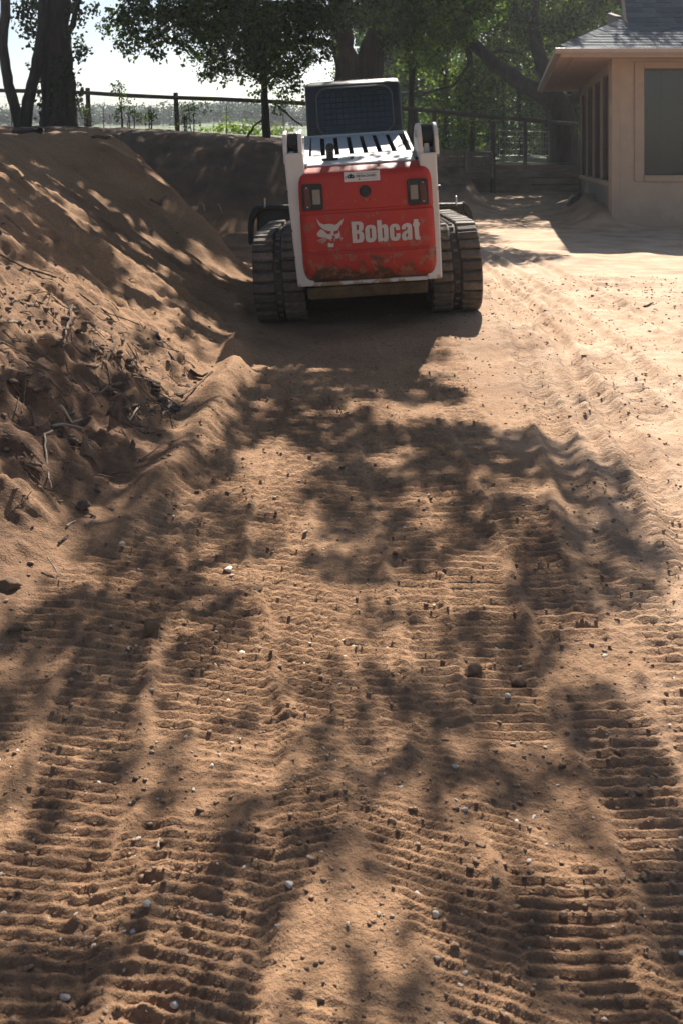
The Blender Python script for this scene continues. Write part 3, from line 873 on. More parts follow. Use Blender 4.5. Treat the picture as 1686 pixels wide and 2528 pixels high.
for u in (-0.36, 0.372):
    MB().box((u, cy(1.45) - 0.008, 1.45), (0.05, 0.02, 0.06)).build('corner_bracket', M['cab'], cabo, bevel=0.006)
for u in (-0.404, 0.410):
    MB().prism([(1.30, 1.35), (1.95, 1.35), (1.92, 1.76), (1.34, 1.76)], 0, u - 0.004, u + 0.004).build('side_window', M['cab_glass'], cabo)
MB().bx(-0.36, 0.366, 1.30, 2.0, 1.868, 1.884).build('roof_panel', M['cab'], cabo, bevel=0.008)

# --- chassis
MB().bx(-0.43, 0.43, -0.085, 0.25, 0.215, 0.300).build('rear_bumper', M['mud'], LO, bevel=0.012)
MB().bx(-0.34, 0.30, -0.094, -0.08, 0.232, 0.27).build('bumper_mud_crust', M['mud'], LO, bevel=0.006)
MB().bx(-0.42, 0.42, 0.26, 2.05, 0.235, 0.62).build('chassis', M['steel'], LO, bevel=0.02)
MB().bx(-0.40, 0.40, 0.14, 1.1, 0.63, 1.09).build('engine_block', M['black'], LO, bevel=0.02)

# --- rubber tracks
TR, TB, TC0, TC1 = 0.345, 0.315, 0.345, 1.80
def stadium(r, n=28):
    pts = []
    for k in range(n + 1):
        t = math.pi / 2 + math.pi * k / n
        pts.append((TC0 + r * math.cos(t), 0.345 + r * math.sin(t)))
    for k in range(n + 1):
        t = -math.pi / 2 + math.pi * k / n
        pts.append((TC1 + r * math.cos(t), 0.345 + r * math.sin(t)))
    return pts
def stad_at(s, r):
    """point and outward angle at arc length s (measured on radius r) starting at the rear top"""
    arc = math.pi * r; run = TC1 - TC0
    tot = 2 * arc + 2 * run
    s = s % tot
    if s < arc:
        t = math.pi / 2 + s / r; return TC0 + r * math.cos(t), 0.345 + r * math.sin(t), t
    s -= arc
    if s < run: return TC0 + s, 0.345 - r, -math.pi / 2
    s -= run
    if s < arc:
        t = -math.pi / 2 + s / r; return TC1 + r * math.cos(t), 0.345 + r * math.sin(t), t
    s -= arc
    return TC1 - s, 0.345 + r, math.pi / 2
NL = 62
rng0 = random.Random(8)
tot = 2 * math.pi * 0.33 + 2 * (TC1 - TC0)
def lug_mesh(name, w, h, t, bev):
    b = MB()
    b.add([(-w / 2, -h / 2, -0.02), (w / 2, -h / 2, -0.02), (w / 2, h / 2, -0.02), (-w / 2, h / 2, -0.02),
           (-w / 2 + .006, -h / 2 + .008, t), (w / 2 - .006, -h / 2 + .008, t), (w / 2 - .006, h / 2 - .008, t), (-w / 2 + .006, h / 2 - .008, t)],
          [(0, 3, 2, 1), (4, 5, 6, 7), (0, 1, 5, 4), (1, 2, 6, 5), (2, 3, 7, 6), (3, 0, 4, 7)])
    me = b.mesh(name, bev, 1)
    me.materials.append(M['rubber'])
    return me
lugm = lug_mesh('lug', 0.160, 0.073, 0.028, 0.007)
midm = lug_mesh('centre_block', 0.040, 0.030, 0.012, 0.0)
for cu_ in (-0.640, 0.660):
    o_ = stadium(TB); i_ = stadium(TB - 0.03)
    nn = len(o_)
    vs = [(cu_ + du, p[0], p[1]) for du in (-0.185, 0.185) for p in o_] + [(cu_ + du, p[0], p[1]) for du in (-0.185, 0.185) for p in i_]
    fs = []
    for k in range(nn):
        k2 = (k + 1) % nn
        fs += [(k, k2, nn + k2, nn + k), (2 * nn + k, 3 * nn + k, 3 * nn + k2, 2 * nn + k2), (k, 2 * nn + k, 2 * nn + k2, k2), (nn + k, nn + k2, 3 * nn + k2, 3 * nn + k)]
    trk = MB().add(vs, fs).build('rubber_track', M['belt'], LO)
    side = 'left' if cu_ < 0 else 'right'
    trk['label'] = 'shaded rubber track beside the bank' if cu_ < 0 else 'dusty rubber track on the open side'
    for k in range(NL):
        y, z, t = stad_at(tot / NL * k, 0.33)
        y, z = y - 0.015 * math.cos(t), z - 0.015 * math.sin(t)
        for du in (-0.107, 0.107):
            q = bpy.data.objects.new('lug', lugm); COL.objects.link(q); q.parent = trk
            q.location = (cu_ + du, y, z)
            q.rotation_euler = (t - math.pi / 2 + rng0.uniform(-0.05, 0.05), rng0.uniform(-0.03, 0.03), rng0.uniform(-0.03, 0.03))
            q.scale = (rng0.uniform(0.96, 1.0), rng0.uniform(0.9, 1.02), rng0.uniform(0.8, 1.05))
        y, z, t = stad_at(tot / NL * (k + 0.5), 0.33)
        q = bpy.data.objects.new('centre_block', midm); COL.objects.link(q); q.parent = trk
        q.location = (cu_, y - 0.015 * math.cos(t), z - 0.015 * math.sin(t))
        q.rotation_euler = (t - math.pi / 2, 0, 0)
    # wheels inside the track
    for yc, r in ((TC0, 0.275), (TC1, 0.275)):
        MB().cyl((cu_ - 0.10, yc, 0.345), (cu_ + 0.10, yc, 0.345), r, 24).build('idler_wheel', M['steel'], LO, bevel=0.015)
    for yc in (0.72, 1.0, 1.28, 1.52):
        MB().cyl((cu_ - 0.11, yc, 0.14), (cu_ + 0.11, yc, 0.14), 0.075, 16).build('track_roller', M['steel'], LO, bevel=0.01)
    MB().bx(cu_ - 0.08, cu_ + 0.08, 0.55, 1.6, 0.22, 0.50).build('track_frame', M['steel'], LO, bevel=0.02)

# --- wide attachment carried in front
AT = empty('front_attachment', (0, 0, 0), (0, R(3.0), 0)); AT.parent = LO
AT['label'] = 'wide dark steel blade attachment at the front'
def atz(z): return z
MB().bx(-1.00, 0.98, 2.32, 2.40, 0.30, 0.74).build('back_plate', M['steel'], AT, bevel=0.01)
MB().tube([(-1.02, 2.30, 0.735), (1.0, 2.30, 0.735)], [0.028, 0.028], 12).build('top_tube', M['steel'], AT)
MB().bx(-1.0, 0.98, 2.28, 2.78, 0.06, 0.09).build('cutting_edge', M['bright_steel'], AT, bevel=0.004)
for u, sgn in ((-1.0, -1), (0.98, 1)):
    a_ = [(u, 0.765), (u + sgn * 0.045, 0.74), (u + sgn * 0.085, 0.66), (u + sgn * 0.10, 0.56), (u + sgn * 0.10, 0.40), (u + sgn * 0.075, 0.37), (u + sgn * 0.062, 0.40), (u + sgn * 0.06, 0.54), (u + sgn * 0.045, 0.62), (u, 0.68)]
    if sgn > 0: a_ = [(x_, z_ + 0.01) for x_, z_ in a_]
    MB().prism(a_, 1, 2.26, 2.46).build('side_claw', M['steel'], AT, bevel=0.006)
    MB().prism([(2.30, 0.06), (2.86, 0.06), (2.80, 0.30), (2.45, 0.76), (2.30, 0.76)], 0, u - 0.014, u + 0.014).build('side_plate', M['steel'], AT, bevel=0.004)
    MB().bx(u - sgn * 0.065 - 0.007, u - sgn * 0.065 + 0.007, 2.26, 2.31, 0.74, 0.83).build('stop_post', M['bright_steel'], AT, bevel=0.002)
MB().bx(-0.86, -0.50, 2.24, 2.30, 0.30, 0.58).build('mount_box', M['black'], AT, bevel=0.01)
MB().bx(0.50, 0.80, 2.24, 2.30, 0.30, 0.58).build('mount_box', M['black'], AT, bevel=0.01)

# ------------------------------------------------------------------ house
HX, HD = 4.87, 16.8            # front corner of the house on the ground
SL = 0.1765                    # side wall leans to the right with depth
def side(D, off=0.0): return HX + off + SL * (D - HD)
ZS = 2.98                      # soffit height
HD2 = 23.9
house = empty('house', (HX, HD, 0))
tag(house, 'tan stucco house corner with slate-blue shingle roof and wide eaves', 'house')
def HP(name, mb, m, bevel=0, parent=None, seg=2):
    o = mb.build(name, m, None, bevel, seg)
    o.parent = parent or house
    o.matrix_parent_inverse = Matrix.Translation((-HX, -HD, 0))
    if parent is not None:
        o.matrix_parent_inverse = Matrix.Identity(4)
    return o
# front wall with a window opening
WX0 = (1588 - 843) / FPX * HD; WX1 = WX0 + 2.2
WZ0, WZ1 = EYE + (392 - 433) / FPX * HD, EYE + (392 - 168) / FPX * HD
fw = MB()
fw.bx(HX + 0.13, WX0, HD, HD + 0.2, -0.2, ZS + 0.05)
fw.bx(WX1, HX + 6.5, HD, HD + 0.2, -0.2, ZS + 0.05)
fw.bx(WX0, WX1, HD, HD + 0.2, -0.2, WZ0)
fw.bx(WX0, WX1, HD, HD + 0.2, WZ1, ZS + 0.05)
HP('front_wall', fw, M['stucco'])
HP('corner_board', MB().bx(HX - 0.01, HX + 0.128, HD - 0.022, HD + 0.19, -0.2, ZS + 0.04), M['trim'], 0.006)
T = 0.11
win_f = HP('front_window', MB().bx(WX0 + 0.004, WX1 - 0.004, HD + 0.11, HD + 0.118, WZ0 + 0.004, WZ1 - 0.004), M['house_glass'])
for nm, b in (('window_casing', (WX0 - T - 0.06, WX0, WZ0 - T, WZ1 + T)), ('window_casing', (WX1, WX1 + T, WZ0 - T, WZ1 + T))):
    HP(nm, MB().bx(b[0], b[1], HD - 0.03, HD - 0.002, b[2], b[3]), M['trim'], 0.004, win_f)
HP('window_casing', MB().bx(WX0 + 0.002, WX1 - 0.002, HD - 0.03, HD - 0.002, WZ1, WZ1 + T), M['trim'], 0.004, win_f)
HP('window_sill', MB().bx(WX0 + 0.002, WX1 - 0.002, HD - 0.05, HD - 0.002, WZ0 - T, WZ0), M['trim'], 0.004, win_f)
for (x0, x1, z0, z1) in ((WX0 + 0.005, WX0 + 0.04, WZ0 + .004, WZ1 - .004), (WX1 - 0.04, WX1 - 0.005, WZ0 + .004, WZ1 - .004), (WX0 + 0.042, WX1 - 0.042, WZ1 - 0.04, WZ1 - .004), (WX0 + 0.042, WX1 - 0.042, WZ0 + .004, WZ0 + 0.035)):
    HP('screen_frame', MB().bx(x0, x1, HD + 0.07, HD + 0.10, z0, z1), M['brown'], 0.003, win_f)
HP('room_back', MB().bx(WX0 + 0.3, WX1 + 0.5, HD + 1.6, HD + 1.65, 0.2, ZS), M['brown'])
HP('curtain', MB().prism([(WX0 + 0.5, HD + 0.5), (WX0 + 0.7, HD + 0.55), (WX0 + 0.9, HD + 0.48), (WX0 + 1.0, HD + 0.56), (WX0 + 1.0, HD + 0.6), (WX0 + 0.5, HD + 0.6)], 2, WZ0 - 0.1, WZ1), M['panel'])
# side wall: built along its own direction
dirv = Vector((SL, 1, 0)).normalized()
SLEN = (HD2 - HD) * math.sqrt(1 + SL * SL)
nrm = Vector((-1, SL, 0)).normalized()         # outward
def sbox(mb, t0, t1, o0, o1, z0, z1):
    """box along the side wall: t from the corner, o outward from the wall face"""
    P = Vector((HX, HD, 0))
    vs = []
    for t in (t0, t1):
        for o in (o0, o1):
            for z in (z0, z1):
                p = P + dirv * t + nrm * o
                vs.append((p.x, p.y, z))
    return mb.add(vs, [(0, 1, 3, 2), (4, 6, 7, 5), (0, 4, 5, 1), (2, 3, 7, 6), (0, 2, 6, 4), (1, 5, 7, 3)])
SZ0, SZ1 = EYE + (392 - 449) / FPX * HD, ZS - 0.16
HP('side_wall', sbox(MB(), 0.195, SLEN, -0.2, -0.002, -0.2, SZ0 - 0.09), M['panel'])
HP('side_wall_head', sbox(MB(), 0.195, SLEN, -0.2, -0.002, SZ1, ZS + 0.04), M['trim'])
HP('side_sill', sbox(MB(), 0.05, SLEN, -0.19, 0.045, SZ0 - 0.088, SZ0 - 0.002), M['trim'], 0.006)
HP('far_corner_board', sbox(MB(), SLEN + 0.002, SLEN + 0.14, -0.22, 0.02, -0.2, ZS + 0.04), M['brown'], 0.006)
nb = 4
for k in range(nb + 1):
    t = 0.20 + (SLEN - 0.30) * k / nb
    HP('window_mullion', sbox(MB(), t, t + 0.10, -0.16, 0.012, SZ0, SZ1 - 0.002), M['trim'], 0.005)
    if k < nb:
        t1 = 0.20 + (SLEN - 0.30) * (k + 1) / nb
        pn = HP('side_window', sbox(MB(), t + 0.104, t1 - 0.004, -0.09, -0.08, SZ0 + 0.002, SZ1 - 0.004), M['house_glass'])
        HP('sash_stile', sbox(MB(), t + 0.105, t + 0.16, -0.075, -0.03, SZ0 + 0.003, SZ1 - 0.005), M['brown'], 0.004, pn)
        HP('sash_stile', sbox(MB(), t1 - 0.06, t1 - 0.005, -0.075, -0.03, SZ0 + 0.003, SZ1 - 0.005), M['brown'], 0.004, pn)
HP('inner_wall', sbox(MB(), 0.3, SLEN, -1.6, -1.5, 0.1, ZS), M['brown'])
HP('porch_lamp', sbox(MB(), 0.02, 0.08, 0.004, 0.03, 1.98, 2.2), mat('brass_plate', (0.55, 0.45, 0.22), None, 10, 0.4), 0.004)
# eaves
EX, ED, EZ = 3.73, 15.9, 2.955         # outer corner of the eave, at the underside
def eside(D): return EX + SL * (D - ED)
ED2 = 24.7
sof = MB()
sof.add([(EX + .02, ED + .02, EZ + 0.03), (HX + 6.5, ED + .02, EZ + 0.03), (HX + 6.5, HD + 0.1, ZS + 0.02), (HX + 0.1, HD + 0.1, ZS + 0.02), (side(ED2) + 0.1, ED2, ZS + 0.02), (eside(ED2) + .02, ED2, EZ + 0.03),
         (EX + .02, ED + .02, EZ + 0.06), (HX + 6.5, ED + .02, EZ + 0.06), (HX + 6.5, HD + 0.1, ZS + 0.05), (HX + 0.1, HD + 0.1, ZS + 0.05), (side(ED2) + 0.1, ED2, ZS + 0.05), (eside(ED2) + .02, ED2, EZ + 0.06)],
        [(0, 1, 2, 3), (0, 3, 4, 5), (9, 8, 7, 6), (11, 10, 9, 6), (0, 6, 7, 1), (5, 11, 6, 0), (4, 10, 11, 5)])
HP('soffit', sof, M['soffit'])
fa = MB().bx(EX, HX + 6.5, ED - 0.015, ED + 0.012, EZ - 0.02, EZ + 0.13)
HP('fascia', fa, M['trim'], 0.004)
def lean_box(mb, x_off0, x_off1, d0, d1, z0, z1):
    vs = []
    for D in (d0, d1):
        for xo in (x_off0, x_off1):
            for z in (z0, z1): vs.append((eside(D) + xo, D, z))
    return mb.add(vs, [(0, 1, 3, 2), (4, 6, 7, 5), (0, 4, 5, 1), (2, 3, 7, 6), (0, 2, 6, 4), (1, 5, 7, 3)])
HP('side_fascia', lean_box(MB(), -0.004, 0.026, ED + 0.014, ED2, EZ - 0.018, EZ + 0.128), M['trim'], 0.004)
HP('side_gutter', lean_box(MB(), -0.10, -0.006, ED - 0.10, ED2, EZ + 0.03, EZ + 0.125), M['gutter'], 0.012)
HP('soffit_strip', lean_box(MB(), 0.26, 0.29, ED + 0.5, ED2 - 0.2, EZ + 0.012, EZ + 0.034), M['trim'])
gut = [(ED - 0.12, EZ + 0.12), (ED - 0.115, EZ + 0.06), (ED - 0.085, EZ + 0.03), (ED - 0.018, EZ + 0.03), (ED - 0.018, EZ + 0.115), (ED - 0.028, EZ + 0.115), (ED - 0.028, EZ + 0.04), (ED - 0.08, EZ + 0.04), (ED - 0.105, EZ + 0.065), (ED - 0.108, EZ + 0.125)]
HP('gutter', MB().prism(gut, 0, EX - 0.10, HX + 6.5), M['gutter'])
# roof: front plane and left hip plane
PT = 0.43
RZ = EZ + 0.135
RIDGE = 2.6
def roof_front(x, t): return (x, ED + t, RZ + PT * t)
TOPT = 2.2
rd = MB()
hipx = 0.95                                   # hip line moves right this much per metre of depth
rd.add([roof_front(EX - 0.02, -0.03), roof_front(HX + 6.5, -0.03), roof_front(HX + 6.5, TOPT), roof_front(EX + hipx * TOPT, TOPT),
        (eside(ED2) - 0.02, ED2, RZ), (eside(ED2) + 2.6, ED2, RZ + PT * TOPT)],
       [(0, 1, 2, 3), (0, 3, 5, 4)])
roof = HP('roof', rd, M['deck'])
# shingles laid one by one on the front plane
rng = random.Random(4)
EXPO, LEN, WID = 0.168, 0.21, 0.315
k_ = 1 / math.sqrt(1 + PT * PT)
def shingle_mesh(name, w, m):
    t = 0.012
    b = MB().add([(0, 0, 0), (w - 0.006, 0, 0), (w - 0.006, LEN, 0), (0, LEN, 0), (0, 0, t), (w - 0.006, 0, t), (w - 0.006, LEN, t * 0.4), (0, LEN, t * 0.4)],
                 [(0, 3, 2, 1), (4, 5, 6, 7), (0, 1, 5, 4), (1, 2, 6, 5), (2, 3, 7, 6), (3, 0, 4, 7)])
    me = b.mesh(name); me.materials.append(m); return me
sh = [shingle_mesh('shingle', WID, M['shingle']), shingle_mesh('shingle', WID, M['shingle_dark']), shingle_mesh('shingle', WID * 0.6, M['shingle'])]
ang = math.atan(PT)
for r_ in range(10):
    t = (r_ * EXPO) * k_ - 0.05
    x = EX + hipx * max(t, 0) + 0.10
    x += rng.uniform(0, 0.12)
    lift = 0.005 + 0.010
    while x < 7.7:
        q = rng.choices([0, 1, 2], [6, 4, 3])[0]
        w = WID * 0.6 if q == 2 else WID
        o = bpy.data.objects.new('shingle', sh[q]); COL.objects.link(o)
        o.parent = roof
        o.location = (x, ED + t, RZ + PT * t + lift + rng.uniform(0, 0.004))
        o.rotation_euler = (ang - 0.02, 0, rng.uniform(-0.01, 0.01))
        x += w
# hip caps
hipdir = Vector((hipx, 1, PT)).normalized()
capm = MB().add([(-0.14, 0, -0.055), (0, 0, 0.012), (0.14, 0, -0.055), (-0.14, 0.26, -0.06), (0, 0.26, 0.0), (0.14, 0.26, -0.06), (-0.14, 0, -0.07), (0, 0, -0.004), (0.14, 0, -0.07)],
                [(0, 1, 4, 3), (1, 2, 5, 4), (0, 6, 7, 1), (1, 7, 8, 2)]).mesh('hip_cap')
capm.materials.append(M['shingle'])
q3 = Matrix((hipdir.cross(Vector((0, 0, 1))).normalized(), hipdir, hipdir.cross(Vector((0, 0, 1))).normalized().cross(hipdir))).transposed().to_euler()
for k in range(12):
    p = Vector(roof_front(EX, 0)) + Vector((hipx, 1, PT)) * (0.135 * k)
    o = bpy.data.objects.new('hip_cap', capm); COL.objects.link(o); o.parent = roof
    o.location = (p.x, p.y, p.z + 0.045 + 0.003 * (k % 2)); o.rotation_euler = q3
# steeper upper roof standing back from the lower one, its brown gable side showing
UX, UD = 5.36, 17.35
UZ = RZ + PT * (UD - ED)
UP_, UH = 1.25, 0.70
def uside(D): return UX + SL * (D - UD)
HP('upper_gable_wall', MB().add([(uside(D) + o_, D, z) for D in (UD + 0.05, 21.5) for o_ in (0.03, 0.15) for z in (3.2, UZ + (0.05 if D < 18 else 0.85))],
   [(0, 1, 3, 2), (4, 6, 7, 5), (0, 4, 5, 1), (2, 3, 7, 6), (0, 2, 6, 4), (1, 5, 7, 3)]), M['brown'])
HP('rake_board', MB().add([(uside(D) + o_, D, UZ + z) for D, zz in ((UD, 0.0), (UD + 0.58, 0.72)) for o_ in (-0.10, 0.02) for z in (zz - 0.10, zz + 0.02)],
   [(0, 1, 3, 2), (4, 6, 7, 5), (0, 4, 5, 1), (2, 3, 7, 6), (0, 2, 6, 4), (1, 5, 7, 3)]), M['trim'], 0.008)
up_ = HP('upper_roof', MB().add([(UX, UD, UZ), (HX + 6.5, UD, UZ), (HX + 6.5, UD + UH / UP_, UZ + UH), (uside(UD + UH / UP_), UD + UH / UP_, UZ + UH),
    (UX, UD + 0.1, UZ), (HX + 6.5, UD + 0.1, UZ), (HX + 6.5, UD + UH / UP_ + 2.2, UZ + UH + 0.1), (uside(UD + UH / UP_ + 2.2), UD + UH / UP_ + 2.2, UZ + UH + 0.1)],
    [(0, 1, 2, 3), (3, 2, 6, 7), (0, 4, 5, 1)]), M['deck'])
uang = math.atan(UP_); uk = 1 / math.sqrt(1 + UP_ * UP_)
for r_ in range(8):
    t = r_ * 0.135 * uk
    if UP_ * t > UH - 0.05: break
    x = uside(UD + t) - 0.03 + rng.uniform(0, 0.1) * 0
    first = True
    while x < 7.9:
        q = rng.choices([0, 1, 2], [3, 6, 3])[0]
        w = WID * 0.6 if q == 2 else WID
        o = bpy.data.objects.new('shingle', sh[q]); COL.objects.link(o)
        o.parent = up_
        o.location = (x, UD + t, UZ + UP_ * t + 0.02 + rng.uniform(0, 0.004))
        o.rotation_euler = (uang - 0.03, 0, 0)
        x += w if not first else w * rng.uniform(0.4, 1)
        first = False

# ------------------------------------------------------------------ retaining walls
rw = empty('timber_retaining_wall', (3.6, 24.55, 0.35))
tag(rw, 'low retaining wall of stacked dark timbers beside the house', 'retaining wall')
def WP(name, mb, m, parent, bevel=0.008):
    o = mb.build(name, m, None, bevel)
    o.parent = parent; o.matrix_parent_inverse = Matrix.Translation(parent.location).inverted()
    return o
for k in range(4):
    z0 = 0.36 + 0.178 * k
    WP('sleeper', MB().bx(3.2 - 0.02 * (k % 2), 5.0, 24.44 + 0.012 * (k % 2), 24.62, z0, z0 + 0.152), M['wood'], rw)
    WP('sleeper', MB().bx(5.01, 6.7, 24.43 + 0.012 * (k % 3), 24.62, z0, z0 + 0.152), M['wood'], rw)
WP('cap_board', MB().bx(3.2, 6.7, 24.40, 24.66, 1.075, 1.10), M['wood'], rw)
WP('wall_post', MB().bx(3.90, 4.02, 24.38, 24.50, 0.2, EYE + (392 - 300) / FPX * 24.4), M['rail'], rw)
WP('wall_post', MB().bx(4.82, 4.91, 24.68, 24.78, 0.9, EYE + (392 - 300) / FPX * 24.7), M['rail'], rw)
pw = empty('plank_retaining_wall', (3.0, 21.5, 1.0))
tag(pw, 'grey plank retaining wall on top of the far bank behind the loader', 'retaining wall')
A_, B_ = Vector((1.75, 19.0, 0)), Vector((3.86, 24.35, 0))
pd = (B_ - A_).normalized(); pl_ = (B_ - A_).length
for k in range(3):
    z0 = 1.02 + 0.122 * k
    for j in range(2):
        c = A_ + pd * (pl_ * (0.25 + 0.5 * j))
        WP('plank', MB().box((c.x, c.y, z0 + 0.058), (pl_ * 0.5 - 0.012, 0.06, 0.114), math.atan2(pd.y, pd.x)), M['wood'], pw)
for t in (0.02, 0.5, 0.98):
    c = A_ + pd * pl_ * t + Vector((0.08, 0, 0))
    WP('stake', MB().bx(c.x - 0.04, c.x + 0.04, c.y - 0.04, c.y + 0.04, 0.7, 1.36), M['wood'], pw)

# ------------------------------------------------------------------ fence along the crest
fence = empty('post_and_rail_fence', (-4, 23, 1.9))
tag(fence, 'dark wooden post and rail fence with wire mesh along the bank crest', 'fence')
# rail line: photograph pixel height and depth
RL = [(-60, 222, 24.5), (215, 229, 24.0), (433, 241, 23.5), (655, 250, 23.0), (850, 258, 22.5), (1072, 274, 21.5), (1240, 291, 22.5), (1330, 299, 23.5), (1440, 307, 25.5)]
pts = [at(*p) for p in RL]
for i in range(len(pts) - 1):
    a, b = pts[i], pts[i + 1]
    m_ = (a + b) / 2 + Vector((0, 0, -0.012 if i % 2 else 0.006))
    o = MB().tube([a - (b - a) * 0.01, m_, b + (b - a) * 0.01], [0.052, 0.056, 0.05], 8).build('rail', M['rail'], None, smooth=True)
    o.parent = fence; o.matrix_parent_inverse = Matrix.Translation(fence.location).inverted()
for i, (x, y, D) in enumerate(RL):
    if i in (0, 3, 4, 6, 7, 8): continue
    p = at(x, y, D)
    g = gz(p.x, p.y)
    tilt = [0, 0.05, 0.06, 0, 0, -0.01, 0.0, 0.02, 0][i]
    top = p.z + 0.13 if i in (1, 2) else p.z + 0.06
    WP('post', MB().tube([(p.x + tilt, p.y + 0.09, g - 0.3), (p.x, p.y + 0.09, top)], [0.062, 0.058], 8), M['rail'], fence, 0)
# extra posts seen to the right of the cab
for x, y, D in ((1028, 272, 21.7),):
    p = at(x, y, D)
    WP('post', MB().tube([(p.x, p.y + 0.09, gz(p.x, p.y) - 0.3), (p.x, p.y + 0.09, p.z)], [0.045, 0.045], 8), M['rail'], fence, 0)
# thin steel stakes and welded wire mesh
for x in (30, 257, 333, 560, 700):
    D = 24.2
    p = at(x, 262, D)
    WP('steel_stake', MB().cyl((p.x, p.y, gz(p.x, p.y) - 0.2), (p.x, p.y, p.z), 0.012, 6), M['rail'], fence, 0)
wm = MB()
def rail_at(s):
    L_ = len(pts) - 1
    i = min(int(s * L_), L_ - 1); f = s * L_ - i
    return pts[i].lerp(pts[i + 1], f)
for i in range(4):
    a, b = pts[i], pts[i + 1]
    n_ = max(3, int((b - a).length / 0.16))
    for k in range(n_):
        p = a.lerp(b, k / n_)
        g = float(terrain(p.x, p.y))
        wm.tube([(p.x, p.y + 0.06, g), (p.x, p.y + 0.06, p.z)], 0.0035, 3, False)
    ga, gb = gz(a.x, a.y), gz(b.x, b.y)
    for f in (0.12, 0.3, 0.48, 0.66, 0.84):
        wm.tube([(a.x, a.y + 0.06, ga + (a.z - ga) * f), (b.x, b.y + 0.06, gb + (b.z - gb) * f)], 0.0035, 3, False)
WP('wire_mesh', wm, M['wire'], fence, 0)
# small framed mesh gate on the terrace
gate_ = empty('mesh_gate', (4.5, 25.4, 1.1))
tag(gate_, 'thin grey metal framed mesh gate on the terrace by the leaning tree', 'gate')
c0, c1 = at(1232, 322, 25.4), at(1354, 326, 25.4)
zb = 1.12
fr = MB().tube([(c0.x, c0.y, zb), (c0.x, c0.y, c0.z), (c1.x, c1.y, c1.z), (c1.x, c1.y, zb)], 0.009, 6)
WP('gate_frame', fr, M['wire'], gate_, 0)
gm = MB()
for k in range(1, 9):
    x = c0.x + (c1.x - c0.x) * k / 9
    gm.cyl((x, c0.y, zb), (x, c0.y, c0.z), 0.003, 3)
for k in range(1, 5):
    z = zb + (c0.z - zb) * k / 5
    gm.cyl((c0.x, c0.y, z), (c1.x, c1.y, z), 0.003, 3)
WP('gate_mesh', gm, M['wire'], gate_, 0)

# dark sacks and a pale sheet lying by the house
p = on_ground(1405, 508)
sk = MB()
sk.add([(-0.28, -0.14, 0), (0.26, -0.18, 0), (0.30, 0.16, 0), (-0.25, 0.2, 0), (-0.16, -0.05, 0.24), (0.05, -0.08, 0.36), (0.22, 0.03, 0.5), (-0.10, 0.12, 0.22), (0.16, 0.14, 0.46)],
       [(0, 1, 5, 4), (1, 6, 5), (1, 2, 8, 6), (2, 3, 7, 8), (3, 0, 4, 7), (4, 5, 7), (5, 6, 8, 7), (0, 3, 2, 1)])
so = sk.build('dark_sack', M['black'], None, 0.03)
so.location = (p.x + 0.12, p.y, p.z - 0.03); so.scale = (0.7, 0.7, 0.7)
tag(so, 'slumped dark sack against the foot of the house wall', 'sack')
shp = MB()
vs, fs = [], []
for i in range(7):
    for j in range(5):
        u, v = i / 6, j / 4
        vs.append((-0.25 + 0.42 * u + 0.02 * math.sin(9 * v), -0.10 + 0.16 * v, 0.02 + 0.42 * u ** 1.3 + 0.03 * math.sin(7 * u + 5 * v)))
for i in range(6):
    for j in range(4):
        a = i * 5 + j; fs.append((a, a + 1, a + 6, a + 5))
n0 = len(vs)
vs += [(x, y + 0.004, z - 0.012) for x, y, z in vs]
fs += [tuple(q + n0 for q in reversed(f)) for f in fs]
sh_o = MB().add(vs, fs).build('pale_sheet', mat('pale_sheet', (0.55, 0.56, 0.57), (0.42, 0.43, 0.44), 8, 0.5), None, smooth=True)
sh_o.scale = (0.6, 0.6, 0.6); sh_o.location = (p.x - 0.10, p.y - 0.22, p.z - 0.03)
tag(sh_o, 'crumpled pale sheet leaning on the dark sack by the house', 'sheet')

# ------------------------------------------------------------------ trees
NR = np.random.default_rng(11)

def leaves(name, C, S, m, parent=None, up=0.25, fold=0.18, wid=0.36):
    """one folded four-cornered leaf per centre in C (n,3) with length S (n,)"""
    n = len(C)
    a = NR.normal(size=(n, 3)); a /= np.linalg.norm(a, axis=1, keepdims=True)
    t = NR.normal(size=(n, 3)); t[:, 2] += up
    nr = np.cross(a, t); nr /= np.linalg.norm(nr, axis=1, keepdims=True) + 1e-9
    b = np.cross(nr, a)
    S = np.asarray(S)[:, None]
    V = np.empty((n, 4, 3))
    V[:, 0] = C - a * S * 0.5
    V[:, 1] = C + b * S * wid + nr * S * fold
    V[:, 2] = C + a * S * 0.5
    V[:, 3] = C - b * S * wid + nr * S * fold
    i = np.arange(n) * 4
    F = np.concatenate([np.stack([i, i + 1, i + 2], 1), np.stack([i, i + 2, i + 3], 1)])
    return link(name, np_mesh(name, V.reshape(-1, 3), F), m, parent)

def sprays(centres, radii, per_m3, n_leaf, spray_r):
    """leaf positions: little sprays of leaves scattered through ellipsoids"""
    out = []
    for c, r in zip(centres, radii):
        vol = 4.19 * r[0] * r[1] * r[2]
        k = max(4, int(vol * per_m3))
        q = NR.normal(size=(k, 3)); q /= np.linalg.norm(q, axis=1, keepdims=True)
        q *= (NR.random((k, 1)) ** 0.45)
        p = np.asarray(c) + q * np.asarray(r)
        lv = np.repeat(p, n_leaf, 0) + NR.normal(size=(k * n_leaf, 3)) * spray_r
        out.append(lv)
    return np.concatenate(out)

def wiggle(pts, amp, rng, n=4):
    """resample a polyline with small irregular bends"""
    out = []
    P = [Vector(p) for p in pts]
    for i in range(len(P) - 1):
        for k in range(n):
            f = k / n
            v = P[i].lerp(P[i + 1], f)
            if k or i:
                v += Vector((rng.uniform(-amp, amp), rng.uniform(-amp, amp), rng.uniform(-amp, amp) * 0.4))
            out.append(v)
    out.append(P[-1])
    return out

